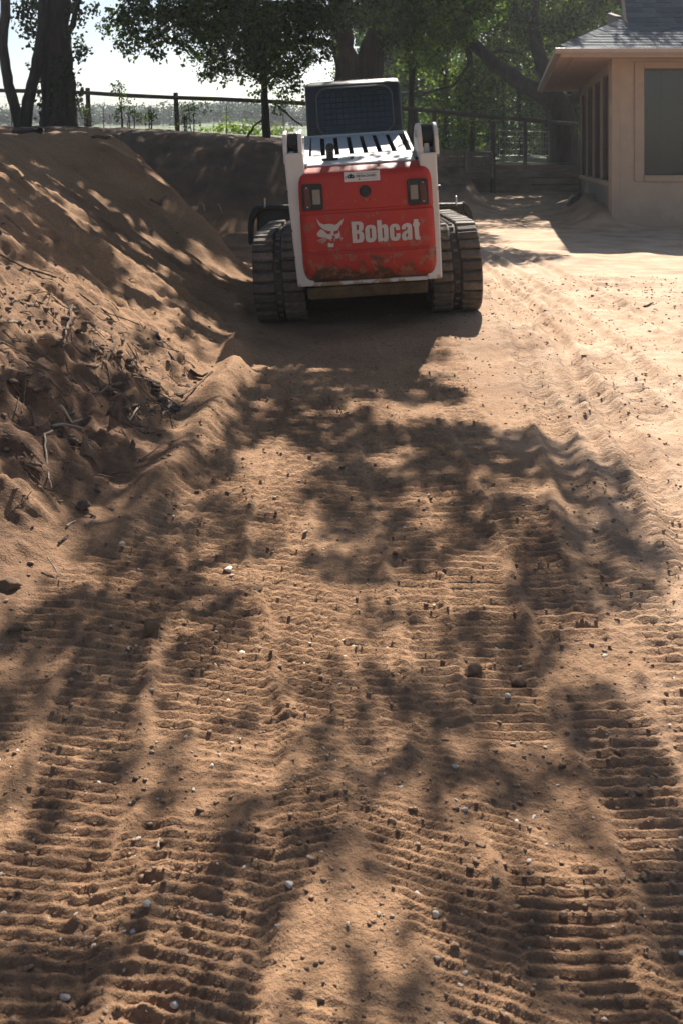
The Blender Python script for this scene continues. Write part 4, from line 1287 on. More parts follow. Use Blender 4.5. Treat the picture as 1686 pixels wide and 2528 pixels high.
def limb(name, pts, r0, r1, m, parent, rng, amp=0.03, seg=9, knots=4):
    path = wiggle(pts, amp, rng, knots)
    n = len(path)
    rad = [(r0 + (r1 - r0) * (i / (n - 1)) ** 0.8) * rng.uniform(0.93, 1.07) for i in range(n)]
    o = MB().tube(path, rad, seg).build(name, m, None, smooth=True)
    o.parent = parent
    o.matrix_parent_inverse = Matrix.Translation(parent.location).inverted()
    return o

def crown(name, P, S, m, parent, **kw):
    o = leaves(name, P, S, m, None, **kw)
    o.parent = parent
    o.matrix_parent_inverse = Matrix.Translation(parent.location).inverted()
    return o

def blob(x, y, D, rx, ry, rd=None):
    """ellipsoid of foliage: centre where the photograph shows it at depth D, radii in pixels"""
    c = at(x, y, D)
    return (c.x, c.y, c.z), (rx * D / FPX, rd or (rx + ry) / 2 * D / FPX * 1.2, ry * D / FPX)

rng = random.Random(3)
# --- the great oak behind the loader
ob = at(885, 330, 19.5)
oak = empty('oak_tree', (ob.x, ob.y, gz(ob.x, ob.y)))
tag(oak, 'great dark forked oak behind the loader cab with overhanging leafy crown', 'tree')
Z0 = oak.location.z - 0.4
a19 = lambda x, y, D=19.5: tuple(at(x, y, D))
limb('trunk', [(ob.x, ob.y, Z0), a19(885, 260), a19(884, 190)], 0.60, 0.47, M['bark'], oak, rng, 0.03, 16)
limb('trunk_fork', [a19(862, 215), a19(848, 120), a19(838, 20), a19(835, -140), a19(800, -380)], 0.30, 0.12, M['bark'], oak, rng, 0.04, 12)
limb('trunk_fork', [a19(905, 215), a19(918, 120), a19(945, 50), a19(1000, -20), a19(1060, -160), a19(1080, -380)], 0.33, 0.13, M['bark'], oak, rng, 0.04, 12)
for pts_, r0, r1 in (
    ([a19(845, 60), a19(760, 20, 18.5), a19(640, 10, 17.3), a19(500, 20, 16.4), a19(360, 50, 16)], 0.13, 0.03),
    ([a19(840, 110), a19(720, 100, 18.6), a19(610, 140, 17.6), a19(520, 170, 17)], 0.08, 0.015),
    ([a19(925, 100), a19(1010, 30, 18.6), a19(1090, 10, 17.8), a19(1200, 40, 17)], 0.10, 0.02),
    ([a19(835, -150), (-0.9, 18.0, 6.2), (-2.4, 17.0, 6.8)], 0.12, 0.03),
    ([a19(1000, -30), (1.6, 18.5, 6.0), (2.9, 17.5, 6.8)], 0.12, 0.03)):
    limb('limb', pts_, r0, r1, M['bark'], oak, rng, 0.06, 8)
OB = [(300, 60, 16, 55, 45), (345, 20, 16, 70, 40), (310, 112, 16, 50, 24), (375, 90, 16, 55, 35), (395, 125, 16, 30, 16), (420, 35, 16, 80, 45), (480, 70, 16.5, 70, 50),
      (440, 105, 16, 40, 22), (520, 20, 16.5, 90, 50), (560, 90, 17, 80, 55), (515, 140, 17, 50, 30), (530, 178, 17, 50, 26), (590, 165, 17, 55, 35), (640, 130, 17, 70, 50), (600, 30, 17, 90, 60),
      (650, 195, 17.5, 45, 22), (690, 60, 17.5, 90, 70), (700, 160, 17.5, 60, 45), (725, 215, 17.5, 32, 16), (770, 40, 18, 90, 60), (770, 130, 18, 60, 45), (850, 30, 17.5, 90, 45), (940, 20, 17.5, 90, 50), (1000, 90, 18.5, 70, 50),
      (1040, 30, 17.5, 90, 60), (1110, 70, 18, 80, 55), (1170, 20, 17.5, 80, 50), (480, -50, 16.5, 160, 50), (700, -60, 17, 160, 60), (950, -60, 17, 180, 60), (1200, -50, 17, 150, 60), (330, -40, 16, 90, 40)]
cs, rs = zip(*[blob(*b) for b in OB])
P = sprays(cs, rs, 150, 24, 0.065)
crown('crown', P, 0.03 + 0.065 * NR.random(len(P)) ** 1.4, M['leaf'], oak)
P = sprays(cs, [tuple(0.8 * q for q in r_) for r_ in rs], 40, 6, 0.10)
crown('inner_leaves', P, NR.uniform(0.08, 0.14, len(P)), M['leaf'], oak)

SHADE = [
    (-0.06, 5.01, 0.39, 0.49, 1), (0.39, 4.76, 0.24, 0.25, 1), (-0.19, 4.41, 0.32, 0.45, 1), (-0.3, 3.98, 0.24, 0.31, 1), (0.03, 3.98, 0.22, 0.25, 1), (0.14, 4.49, 0.17, 0.09, 0),
    (-0.11, 5.36, 0.27, 0.11, 0), (0.37, 4.05, 0.17, 0.22, 1), (0.61, 3.89, 0.22, 0.35, 1), (0.83, 3.93, 0.15, 0.21, 1), (0.36, 3.62, 0.15, 0.18, 1), (0.11, 3.2, 0.25, 0.43, 1),
    (0.06, 2.78, 0.16, 0.15, 1), (0.24, 2.95, 0.11, 0.27, 1), (-0.04, 3.41, 0.14, 0.27, 1), (-0.29, 3.54, 0.18, 0.29, 0), (-0.28, 3.26, 0.14, 0.16, 0), (0.33, 3.17, 0.06, 0.14, 0),
    (0.46, 3.22, 0.12, 0.32, 1), (0.42, 2.94, 0.08, 0.12, 1), (0.83, 3.47, 0.18, 0.28, 1), (0.95, 3.56, 0.12, 0.24, 1), (0.78, 3.1, 0.2, 0.3, 1), (0.75, 2.79, 0.22, 0.18, 1),
    (0.63, 2.58, 0.18, 0.12, 1), (0.82, 2.66, 0.11, 0.12, 1), (0.71, 3.27, 0.06, 0.1, 0), (-0.31, 2.96, 0.12, 0.17, 1), (-0.47, 3.36, 0.09, 0.38, 1), (-0.56, 2.76, 0.21, 0.14, 1),
    (-0.62, 2.54, 0.18, 0.17, 1), (-0.39, 2.5, 0.17, 0.14, 1), (-0.25, 2.43, 0.08, 0.11, 1), (-0.71, 2.29, 0.16, 0.18, 1), (-0.49, 2.32, 0.18, 0.12, 1), (-0.67, 2.05, 0.15, 0.19, 1),
    (-0.52, 2.14, 0.13, 0.11, 1), (-0.53, 1.95, 0.1, 0.09, 1), (-0.38, 2.24, 0.09, 0.09, 1), (-0.33, 2.69, 0.08, 0.08, 0), (-0.11, 2.48, 0.13, 0.14, 0), (-0.13, 2.27, 0.12, 0.14, 0),
    (0.1, 2.41, 0.11, 0.11, 1), (0.37, 2.37, 0.13, 0.11, 1), (0.46, 2.26, 0.1, 0.09, 1), (0.28, 2.26, 0.07, 0.06, 1), (0.11, 2.1, 0.15, 0.12, 1), (0.3, 2.02, 0.19, 0.13, 1),
    (0.51, 2.0, 0.12, 0.09, 1), (0.03, 2.0, 0.08, 0.09, 1), (0.19, 1.87, 0.17, 0.11, 1), (0.4, 1.82, 0.19, 0.12, 1), (0.6, 1.84, 0.1, 0.09, 1), (0.33, 2.2, 0.06, 0.05, 0),
    (-0.32, 2.02, 0.1, 0.13, 0), (-0.17, 2.01, 0.09, 0.09, 0), (-0.38, 1.79, 0.09, 0.08, 1), (-0.25, 1.79, 0.09, 0.06, 1), (-0.12, 1.75, 0.07, 0.07, 1), (-0.02, 1.68, 0.12, 0.12, 1),
    (0.07, 1.61, 0.11, 0.1, 1), (-0.06, 1.58, 0.06, 0.06, 1), (0.32, 1.65, 0.18, 0.1, 1), (0.49, 1.7, 0.13, 0.1, 1), (0.26, 1.52, 0.14, 0.08, 1), (0.4, 1.5, 0.11, 0.08, 1),
    (0.49, 1.47, 0.07, 0.08, 1), (0.3, 1.38, 0.15, 0.07, 1), (0.42, 1.34, 0.1, 0.06, 1), (-0.21, 1.65, 0.38, 0.33, 1), (0.26, 1.54, 0.36, 0.27, 1), (-0.34, 1.36, 0.19, 0.08, 1),
    (-0.02, 1.36, 0.22, 0.07, 1), (0.32, 1.35, 0.22, 0.07, 1), (-0.32, 2.02, 0.1, 0.11, 0), (-0.16, 2.01, 0.08, 0.09, 0), (-0.59, 1.83, 0.1, 0.04, 0), (-0.3, 1.65, 0.11, 0.05, 0),
    (-0.07, 1.84, 0.26, 0.06, 1), (-0.2, 1.87, 0.05, 0.04, 0), (-0.56, 1.69, 0.09, 0.08, 1), (-0.43, 1.46, 0.07, 0.08, 1), (-0.38, 1.54, 0.06, 0.04, 1), (-0.53, 1.56, 0.07, 0.05, 0),
    (-0.21, 1.51, 0.08, 0.04, 1), (0.05, 1.47, 0.09, 0.06, 0), (-0.12, 1.42, 0.13, 0.06, 0), (-0.4, 1.36, 0.08, 0.06, 1), (-0.28, 1.34, 0.07, 0.04, 0), (-0.14, 1.33, 0.06, 0.04, 1),
    (-0.04, 1.33, 0.07, 0.04, 0), (0.09, 1.38, 0.05, 0.04, 0), (-0.2, 1.38, 0.04, 0.04, 1), (0.15, 1.33, 0.06, 0.04, 1), (-0.0, 1.38, 0.04, 0.04, 1), (0.52, 1.61, 0.05, 0.04, 0),
    (0.45, 1.56, 0.04, 0.04, 0), (-0.99, 3.99, 0.3, 0.27, 1), (-1.03, 3.36, 0.21, 0.3, 1), (-0.78, 3.73, 0.17, 0.38, 1), (-0.78, 3.19, 0.25, 0.23, 1), (-1.28, 3.78, 0.11, 0.16, 1),
    (-0.7, 4.13, 0.11, 0.29, 1), (-0.74, 2.98, 0.22, 0.16, 1), (-1.13, 3.38, 0.15, 0.32, 1), (-1.04, 3.05, 0.12, 0.16, 1), (-1.07, 3.79, 0.2, 0.24, 1), (-0.83, 3.74, 0.19, 0.49, 1),
    (-0.63, 3.34, 0.13, 0.3, 1), (-0.9, 2.7, 0.11, 0.11, 0), (-0.74, 2.62, 0.06, 0.06, 0), (-1.03, 4.88, 0.05, 0.17, 1), (-1.24, 4.48, 0.05, 0.17, 1), (-1.07, 4.15, 0.08, 0.1, 0),
    (-0.99, 7.16, 0.27, 0.75, 1), (-1.45, 8.56, 0.43, 0.79, 1), (-1.38, 6.12, 0.16, 0.3, 1), (-1.89, 7.69, 0.45, 0.88, 1), (-1.65, 5.31, 0.16, 0.23, 1), (-0.86, 5.71, 0.15, 0.37, 1),
    (-2.26, 7.5, 0.34, 0.87, 1), (-1.94, 9.66, 0.41, 0.33, 1), (-1.67, 12.25, 0.26, 2.5, 1), (-0.83, 7.38, 0.13, 0.96, 1), (-2.67, 8.01, 0.29, 0.6, 1), (-2.23, 10.06, 0.32, 0.38, 1),
    (-1.45, 4.92, 0.14, 0.14, 0), (-1.19, 5.28, 0.21, 0.27, 0), (3.98, 20.76, 1.05, 2.5, 1), (4.48, 17.63, 1.04, 1.71, 1), (2.73, 16.04, 0.45, 1.33, 1), (3.18, 14.66, 0.62, 0.79, 1),
]

def shade_at(X, D):
    v = np.zeros(len(X))
    wob = 0.35 * fbm(X / 0.16, D / 0.16, 301, 2)
    for cx, cd, rx, rd, val in SHADE:
        q = ((X - cx) / (rx * 1.08)) ** 2 + ((D - cd) / (rd * 1.08)) ** 2 + wob
        v[q < 1] = val
    v[fbm(X / 0.13 + 7, D / 0.15, 361, 2) < -0.27] = 0
    # streaky shade over the upper part of the bank
    up = (X < -0.75) & (D > 4.7 + (X + 1.7) * 1.98) & (D > 4.3)
    st_ = fbm(X / 0.55 + D * 0.25, D / 0.24, 333, 3)
    v[up & (st_ > -0.19)] = 1
    v[up & (st_ <= -0.19)] = 0
    return v
# unseen leaves above the view, set along sun rays to cast SHADE
n = 150000
X = NR.uniform(-4.2, 3.4, n); D = 1.15 + NR.random(n) ** 1.9 * 12.5
keep = (shade_at(X, D) > 0.5) & (X > -0.42 * D - 0.6) & (X < 0.42 * D + 0.4)
keep &= NR.random(n) < np.interp(D, [1.2, 1.6, 2.0, 2.4], [0.10, 0.16, 0.45, 1.0]) + 0.75 * np.clip(fbm(X / 0.13, D / 0.13, 351, 2) + 0.1, 0, 1)
keep |= (D < 2.15) & (NR.random(n) < 0.09)
X, D = X[keep], D[keep]
zg = terrain(X, D)
H = NR.uniform(2.6, 3.3, len(X)) + 0.35 * np.clip(D - 2.0, 0, 12)
H = np.maximum(H, EYE + 0.19 * (D + 4.0) + 0.3)
sv = np.array(SUN)
tt = (H - zg) / sv[2]
P = np.stack([X + sv[0] * tt, D + sv[1] * tt, zg + sv[2] * tt], 1)
P = P + NR.normal(size=P.shape) * 0.015
S_ = NR.uniform(0.05, 0.075, len(P)) * np.clip(D / 3.2, 0.85, 2.4)
crown('unseen_shade_leaves', P, S_, M['leaf'], oak, up=1.5)
# unseen leaves added overhead to shade and dapple the back of the yard
n = 16000
X = NR.uniform(-9.0, 7.0, n); D = NR.uniform(11.5, 24.0, n)
pat = fbm(X / 0.55, D / 0.8, 401, 2) + 0.10
keep = (pat > np.where((X < 2.6) & (D > 13), -0.23, -0.12)) & ~((X > 2.4) & (D < 16.5) & (D > 8)) & ~((X > 1.6) & (D < 13.5)) & ~((X < -0.9) & (D < 12.6))
X, D = X[keep], D[keep]
tt = NR.uniform(8.6, 11.0, len(X))
P = np.stack([X + sv[0] * tt, D + sv[1] * tt, terrain(X, D) + sv[2] * tt], 1)
P = np.repeat(P, 5, 0) + NR.normal(size=(len(P) * 5, 3)) * 0.10
crown('unseen_back_leaves', P, NR.uniform(0.08, 0.14, len(P)), M['leaf'], oak, up=1.0)
n = 900  # unseen sprays added to dapple the hood and cab roof
X = NR.uniform(-0.6, 0.9, n); D = NR.uniform(6.6, 9.0, n)
keep = (fbm(X / 0.20, D / 0.30, 421, 2) > 0.0)
X, D = X[keep], D[keep]
tt = NR.uniform(5.0, 6.0, len(X))
P = np.stack([X + sv[0] * tt, D + sv[1] * tt, 1.3 + sv[2] * tt], 1)
P = np.repeat(P, 3, 0) + NR.normal(size=(len(P) * 3, 3)) * 0.03
crown('unseen_hood_sprays', P, NR.uniform(0.055, 0.09, len(P)), M['leaf'], oak, up=1.0)

n = 500  # unseen sprays added to dapple the house roof
X = NR.uniform(4.0, 8.0, n); D = NR.uniform(16.0, 19.0, n)
keep = (fbm(X / 0.5, D / 0.5, 441, 2) > 0.05)
X, D = X[keep], D[keep]
tt = NR.uniform(7.0, 8.5, len(X))
P = np.stack([X + sv[0] * tt, D + sv[1] * tt, 3.1 + 0.55 * (D - 15.9) + sv[2] * tt], 1)
P = np.repeat(P, 8, 0) + NR.normal(size=(len(P) * 8, 3)) * 0.09
crown('unseen_roof_sprays', P, NR.uniform(0.08, 0.12, len(P)), M['leaf'], oak, up=1.0)

# --- leaning tree by the house
lb = at(1388, 392, 26.0)
lt = empty('leaning_tree', (lb.x, lb.y, gz(lb.x, lb.y)))
tag(lt, 'stout leaning tree with spreading low limbs beside the house eaves', 'tree')
A = lambda x, y, D=26.0: tuple(at(x, y, D))
limb('trunk', [(lb.x, lb.y, lt.location.z - 0.4), A(1392, 340), A(1380, 270), A(1360, 240)], 0.47, 0.36, M['bark'], lt, rng, 0.03, 14)
limb('limb', [A(1372, 255), A(1300, 215), A(1220, 160), A(1150, 85), A(1120, 30), A(1090, -60)], 0.30, 0.10, M['bark'], lt, rng, 0.05, 10)
limb('limb', [A(1375, 262), A(1345, 190), A(1318, 110), A(1312, 20), A(1320, -80)], 0.24, 0.12, M['bark'], lt, rng, 0.05, 10)
limb('limb', [A(1392, 265), A(1430, 235), A(1475, 215), A(1540, 205)], 0.22, 0.08, M['bark'], lt, rng, 0.04, 9)
limb('limb', [A(1255, 185), A(1210, 130), A(1240, 125), A(1290, 135)], 0.10, 0.03, M['bark'], lt, rng, 0.04, 7)
limb('limb', [A(1150, 90), A(1155, 160), A(1120, 212), A(1040, 232)], 0.07, 0.025, M['bark'], lt, rng, 0.03, 7)
LB = [(1080, 40, 26, 110, 50), (1180, 20, 26, 110, 50), (1290, 30, 26, 90, 60), (1380, 60, 26, 80, 60), (1060, 120, 25.5, 60, 40), (1240, 100, 27, 70, 40), (1330, 150, 27, 50, 40), (1430, 120, 27, 60, 60), (1450, 20, 26, 90, 60), (1160, -40, 26, 200, 50)]
cs, rs = zip(*[blob(*b) for b in LB])
P = sprays(cs, rs, 34, 20, 0.11)
crown('crown', P, NR.uniform(0.05, 0.13, len(P)), M['leaf_wood'], lt)

# --- slim tree in the fence line
sb = at(655, 333, 21.0)
stt = empty('slim_tree', (sb.x, sb.y, gz(sb.x, sb.y)))
tag(stt, 'slim straight dark tree growing in the fence line left of the cab', 'tree')
A = lambda x, y, D=21.0: tuple(at(x, y, D))
limb('trunk', [(sb.x + 0.05, sb.y, stt.location.z - 0.3), A(656, 280), A(652, 200), A(648, 100), A(640, -60)], 0.105, 0.055, M['bark'], stt, rng, 0.012, 10)
for q in (([A(652, 210), A(620, 185), A(590, 160)], 0.03), ([A(652, 190), A(690, 160), A(720, 150)], 0.03), ([A(650, 150), A(610, 110), A(570, 90)], 0.03)):
    limb('limb', q[0], q[1], 0.01, M['bark'], stt, rng, 0.03, 6)
cs, rs = zip(*[blob(*b) for b in [(620, 170, 21, 45, 30), (690, 190, 21, 45, 35), (660, 120, 21, 80, 40), (705, 235, 21, 30, 14), (630, 232, 21, 30, 8), (690, 262, 21, 26, 6), (600, 60, 21, 90, 50)]])
P = sprays(cs, rs, 40, 16, 0.09)
crown('crown', P, NR.uniform(0.06, 0.10, len(P)), M['leaf'], stt)

# --- ivy-clad trunk on the left
ib = at(150, 305, 19.0)
it = empty('ivy_tree', (ib.x, ib.y, gz(ib.x, ib.y)))
tag(it, 'thick ivy-clad trunk standing on the bank at the left', 'tree')
A = lambda x, y, D=19.0: tuple(at(x, y, D))
limb('trunk', [(ib.x, ib.y, it.location.z - 0.4), A(146, 240), A(138, 120), A(135, 0), A(130, -120)], 0.38, 0.28, M['bark'], it, rng, 0.03, 14)
limb('limb', [A(150, 120), A(180, 60), A(200, -10)], 0.09, 0.04, M['bark'], it, rng, 0.03, 8)
cs, rs = zip(*[blob(*b) for b in [(105, 250, 19, 28, 55, .35), (95, 180, 19, 20, 20, .3), (185, 260, 19, 28, 40, .3), (185, 190, 19, 20, 25, .3), (190, 140, 19, 22, 22, .3), (185, 90, 19, 22, 30, .3), (190, 40, 19, 22, 30, .3), (90, 110, 19, 28, 20, .3),
                                              (75, 60, 19, 36, 40, .4), (60, 10, 19, 40, 30, .4), (110, 20, 19, 50, 40, .4), (140, 200, 18.7, 35, 90, .25), (180, 5, 19, 30, 30, .3), (205, 120, 19, 14, 10, .2), (225, 20, 19, 20, 8, .2)]])
P = sprays(cs, rs, 95, 11, 0.075)
crown('ivy', P, NR.uniform(0.07, 0.12, len(P)), M['leaf_ivy'], it)
# --- two-stemmed slender tree
vb = at(55, 300, 18.6)
vt = empty('slender_tree', (vb.x, vb.y, gz(vb.x, vb.y)))
tag(vt, 'slender tree with two bare curving stems at the far left', 'tree')
A = lambda x, y, D=18.6: tuple(at(x, y, D))
limb('stem', [(vb.x, vb.y, vt.location.z - 0.3), A(38, 260), A(18, 190), A(8, 110), A(14, 30), A(22, -80)], 0.115, 0.085, M['bark'], vt, rng, 0.012, 10)
limb('stem', [(vb.x + 0.04, vb.y + 0.05, vt.location.z - 0.3), A(70, 250), A(90, 170), A(104, 80), A(112, -60)], 0.125, 0.09, M['bark'], vt, rng, 0.012, 10)

# --- dead branches leaning near the fence
for pts_, lab in (([(612, 338, 20.6), (628, 312, 20.6), (648, 296, 20.8)], 'short bare branch leaning on the slim tree from the left'),
                  ([(688, 262, 20.8), (716, 288, 20.6), (748, 312, 20.4)], 'long bare branch sloping down towards the loader cab')):
    q = [at(*p) for p in pts_]
    o = MB().tube(wiggle(q, 0.02, rng, 3), [0.03 - 0.002 * k for k in range(7)], 6).build('fallen_branch', M['bark'], smooth=True)
    tag(o, lab, 'branch')

# --- saplings along the fence
SAP = [(305, 322, 22.8, 120, 26, 'thin leafy sapling rising above the fence rail'),
       (318, 320, 23.0, 50, 34, 'low bushy shrub just below the fence rail beside the thin sapling'),
       (372, 322, 23.2, 62, 22, 'dense upright shrub left of the leaning fence post'),
       (478, 325, 22.8, 68, 30, 'spindly sapling right of the leaning fence post'),
       (460, 322, 22.9, 45, 16, 'small shrub at the foot of the leaning fence post'),
       (215, 322, 22.8, 70, 20, 'ivy-green shrub at the fence beside the thick trunk')]
for x, y, D, hp, wp, lab in SAP:
    b = at(x, y, D)
    s = empty('sapling', (b.x, b.y, gz(b.x, b.y)))
    tag(s, lab, 'sapling', 'saplings and shrubs along the fence')
    H_ = hp * D / FPX + (b.z - s.location.z)
    W_ = wp * D / FPX
    thin = 'thin' in lab or 'spindly' in lab
    stems = 2 if thin else 4
    for k in range(stems):
        dx = rng.uniform(-0.5, 0.5) * W_
        limb('stem', [(b.x + dx * 0.3, b.y, s.location.z - 0.15), (b.x + dx * 0.6, b.y + rng.uniform(-.1, .1), s.location.z + H_ * 0.5), (b.x + dx, b.y, s.location.z + H_ * 0.95)], 0.02, 0.007, M['bark'], s, rng, 0.02, 5, 3)
    if thin:
        cs = [(b.x + rng.uniform(-1, 1) * W_, b.y + rng.uniform(-.2, .2), s.location.z + H_ * f) for f in (0.45, 0.6, 0.72, 0.8, 0.85, 0.92, 0.97, 0.7)]
        rs = [(0.14, 0.14, 0.10)] * len(cs)
        P = sprays(cs, rs, 400, 5, 0.05)
    else:
        cs = [(b.x, b.y, s.location.z + H_ * 0.55)]; rs = [(W_, W_, H_ * 0.48)]
        P = sprays(cs, rs, 160, 12, 0.07)
    crown('foliage', P, NR.uniform(0.05, 0.09, len(P)), M['leaf'] if thin else M['leaf_wood'], s)

# --- bright bushes in the meadow and the wood on the right
for x, y, D, rx, ry, lab in ((590, 325, 34, 60, 26, 'bright green round bush in the meadow beyond the fence'), (520, 330, 40, 40, 14, 'low bright green bush left of the round bush'), (690, 332, 46, 50, 22, 'hazy green bush between the slim tree and the cab')):
    b = at(x, y + ry * 0.5, D)
    s = empty('meadow_bush', (b.x, b.y, gz(b.x, b.y)))
    tag(s, lab, 'bush')
    limb('stem', [(b.x, b.y, s.location.z - 0.2), tuple(at(x, y, D))], 0.06, 0.02, M['bark'], s, rng, 0.03, 6)
    c, r = blob(x, y, D, rx, ry)
    P = sprays([c], [(r[0], r[1], r[2] + max(0, (c[2] - r[2] - s.location.z)) * 0.5)], 26, 16, 0.13)
    crown('foliage', P, NR.uniform(0.10, 0.18, len(P)), M['leaf_bright'], s)

WOOD = [(1010, 30, 0.13), (1095, 34, 0.12), (1165, 31, 0.10), (1235, 38, 0.16), (1290, 33, 0.10), (1345, 36, 0.14), (1420, 32, 0.12), (1480, 40, 0.2), (960, 42, 0.2), (1130, 45, 0.18), (1560, 36, 0.2)]
WL = ['young tree directly right of the cab beyond the fence', 'straight tree behind the right-hand loader arm', 'thin tree left of the mesh gate', 'dark tree behind the corner post of the wall', 'thin tree behind the mesh gate', 'tree left of the leaning trunk', 'tree seen in the gap between leaning trunk and house',
      'tall tree behind the house eaves', 'far tree behind the cab window', 'far tree deep in the wood on the right', 'tree above the house roof']
for (x, D, r), lab in zip(WOOD, WL):
    b = at(x, 380, D)
    g = gz(b.x, b.y)
    s = empty('woodland_tree', (b.x, b.y, g))
    tag(s, lab, 'tree', 'trees of the wood behind the house')
    hx = rng.uniform(-0.6, 0.6)
    limb('trunk', [(b.x, b.y, g - 0.3), (b.x + hx * 0.3, b.y, g + 2.5), (b.x + hx, b.y, g + 6), (b.x + hx * 1.4, b.y, g + 9)], r, r * 0.4, M['bark'], s, rng, 0.05, 8)
    for k in range(4):
        z = g + rng.uniform(1.8, 5.5); aa = rng.uniform(0, 6.28)
        limb('limb', [(b.x + hx * 0.4, b.y, z), (b.x + math.cos(aa) * 1.0, b.y + math.sin(aa) * 0.6, z + 0.6), (b.x + math.cos(aa) * 2.0, b.y + math.sin(aa) * 1.2, z + 0.8)], r * 0.4, 0.015, M['bark'], s, rng, 0.06, 6, 3)
    cs, rs = [], []
    for k in range(15):
        zz = rng.uniform(0.2, 8.5)
        cs.append((b.x + rng.uniform(-2.0, 2.0), b.y + rng.uniform(-1.5, 1.5), g + zz))
        q = rng.uniform(0.5, 1.0); rs.append((q * 1.1, q, q * 0.7))
    P = sprays(cs, rs, 16, 22, 0.16)
    crown('crown', P, NR.uniform(0.06, 0.15, len(P)), M['leaf_wood'], s)

# far wood behind, one mass of leaves on unseen stems
n = 26000
X = NR.uniform(1.0, 46, n); D = NR.uniform(48, 66, n)
Zt = terrain(X, D) + NR.random(n) ** 1.1 * (13 + 4 * fbm(X / 5, D / 9, 501, 2))
keepn = fbm(X / 2.2 + 3, Zt / 1.6, 511, 2) > -0.28
P = np.stack([X, D, Zt], 1)[keepn]
fw_ = leaves('distant_wood', P, NR.uniform(0.5, 0.95, len(P)), M['leaf_wood'])
tag(fw_, 'dense distant green wood behind the trees on the right', 'wood', kind='stuff')

# --- wooded hills on the horizon
def hill_z(X, D):
    return (0.2 + 1.5 * sstep(X, -28, -12)) * np.exp(-((D - 125) / 32) ** 2) * (0.7 + 2.2 * fbm(X / 18, D / 60, 601, 2)) 
hx_ = np.linspace(-150, 120, 90); hd_ = np.linspace(70, 165, 40)
XX, DD = np.meshgrid(hx_, hd_)
ZZ = terrain(XX, DD) + hill_z(XX, DD) - 0.35
V = np.stack([XX.ravel(), DD.ravel(), ZZ.ravel()], 1)
i = (np.arange(39)[:, None] * 90 + np.arange(89)[None, :]).ravel()
hills = link('hills', np_mesh('hills', V, np.stack([i, i + 1, i + 91, i + 90], 1), True), M['grass'])
tag(hills, 'low green hills on the horizon', kind='structure')
n = 520
X = NR.uniform(-75, 26, n); D = NR.uniform(106, 145, n)
zb_ = terrain(X, D) + hill_z(X, D)
k = 230
C = np.repeat(np.stack([X, D, zb_ + 0.7], 1), k, 0)
q = NR.normal(size=(len(C), 3)); q /= np.linalg.norm(q, axis=1, keepdims=True)
rad = np.repeat(0.6 + 1.7 * NR.random(n) ** 2, k)[:, None]
P = C + q * rad * np.array([1, 1, 0.95]) * NR.uniform(0.6, 1.0, (len(C), 1))
hw = leaves('hillside_wood', P, NR.uniform(0.25, 0.42, len(P)), M['leaf_hill'])
tag(hw, 'hazy blue-green woodland covering the far hills', 'wood', kind='stuff')

HAZE = 0.0011

# ------------------------------------------------------------------ stones, clods and twigs
def rock_mesh(name, seed, m, flat=0.7, sub=1):
    bm = bmesh.new()
    bmesh.ops.create_icosphere(bm, subdivisions=sub, radius=1.0)
    r = random.Random(seed)
    ax = [Vector((r.gauss(0, 1), r.gauss(0, 1), r.gauss(0, 1))).normalized() for _ in range(8)]
    cut = [r.uniform(0.4, 0.85) for _ in ax]
    for v in bm.verts:
        for a, c in zip(ax, cut):
            d = v.co.dot(a)
            if d > c: v.co -= a * (d - c) * 0.8
        n_ = Vector((math.sin(v.co.y * 4 + seed), math.sin(v.co.z * 5 + seed * 2), math.sin(v.co.x * 4.5 + seed * 3)))
        v.co += n_ * 0.10
        v.co *= r.uniform(0.88, 1.08)
        v.co.z *= flat
    me = bpy.data.meshes.new(name)
    for f in bm.faces: f.smooth = sub > 1
    bm.to_mesh(me); bm.free()
    me.materials.append(m)
    return me

def scatter(name, n, dens, size, m, label, seed, variants=6, sub=1, flat=0.75):
    """n small stones in ONE mesh; dens(X, D) -> 0..1"""
    r = np.random.default_rng(seed)
    X = r.uniform(-1.5, 3.4, n * 5); D = 1.1 + 8.5 * r.random(n * 5) ** 2.6
    k = (r.random(n * 5) < dens(X, D)) & (np.abs(X) < 0.40 * D + 0.15)
    X, D = X[k][:n], D[k][:n]
    Z = ground_z(X, D)
    base = [rock_mesh('tmp', seed * 10 + q, m, flat, sub) for q in range(variants)]
    bv, bf = [], []
    for b in base:
        v = np.empty(len(b.vertices) * 3, np.float32); b.vertices.foreach_get('co', v); bv.append(v.reshape(-1, 3))
        bf.append(np.array([tuple(p.vertices) for p in b.polygons]))
        bpy.data.meshes.remove(b)
    S = size(r, len(X), D)
    Vs, Fs, off = [], [], 0
    for i in range(len(X)):
        q = i % variants
        a = r.uniform(0, 6.28); c, s_ = math.cos(a), math.sin(a)
        st = np.array([r.uniform(0.8, 1.5), 1.0, r.uniform(0.7, 1.0)])
        v = bv[q] * st * S[i]
        v = np.stack([v[:, 0] * c - v[:, 1] * s_ + X[i], v[:, 0] * s_ + v[:, 1] * c + D[i], v[:, 2] + Z[i] + S[i] * r.uniform(-0.25, 0.25)], 1)
        Vs.append(v); Fs.append(bf[q] + off); off += len(v)
    o = link(name, np_mesh(name, np.concatenate(Vs), np.concatenate(Fs), sub > 1), m)
    tag(o, label, 'gravel', kind='stuff')
    return o

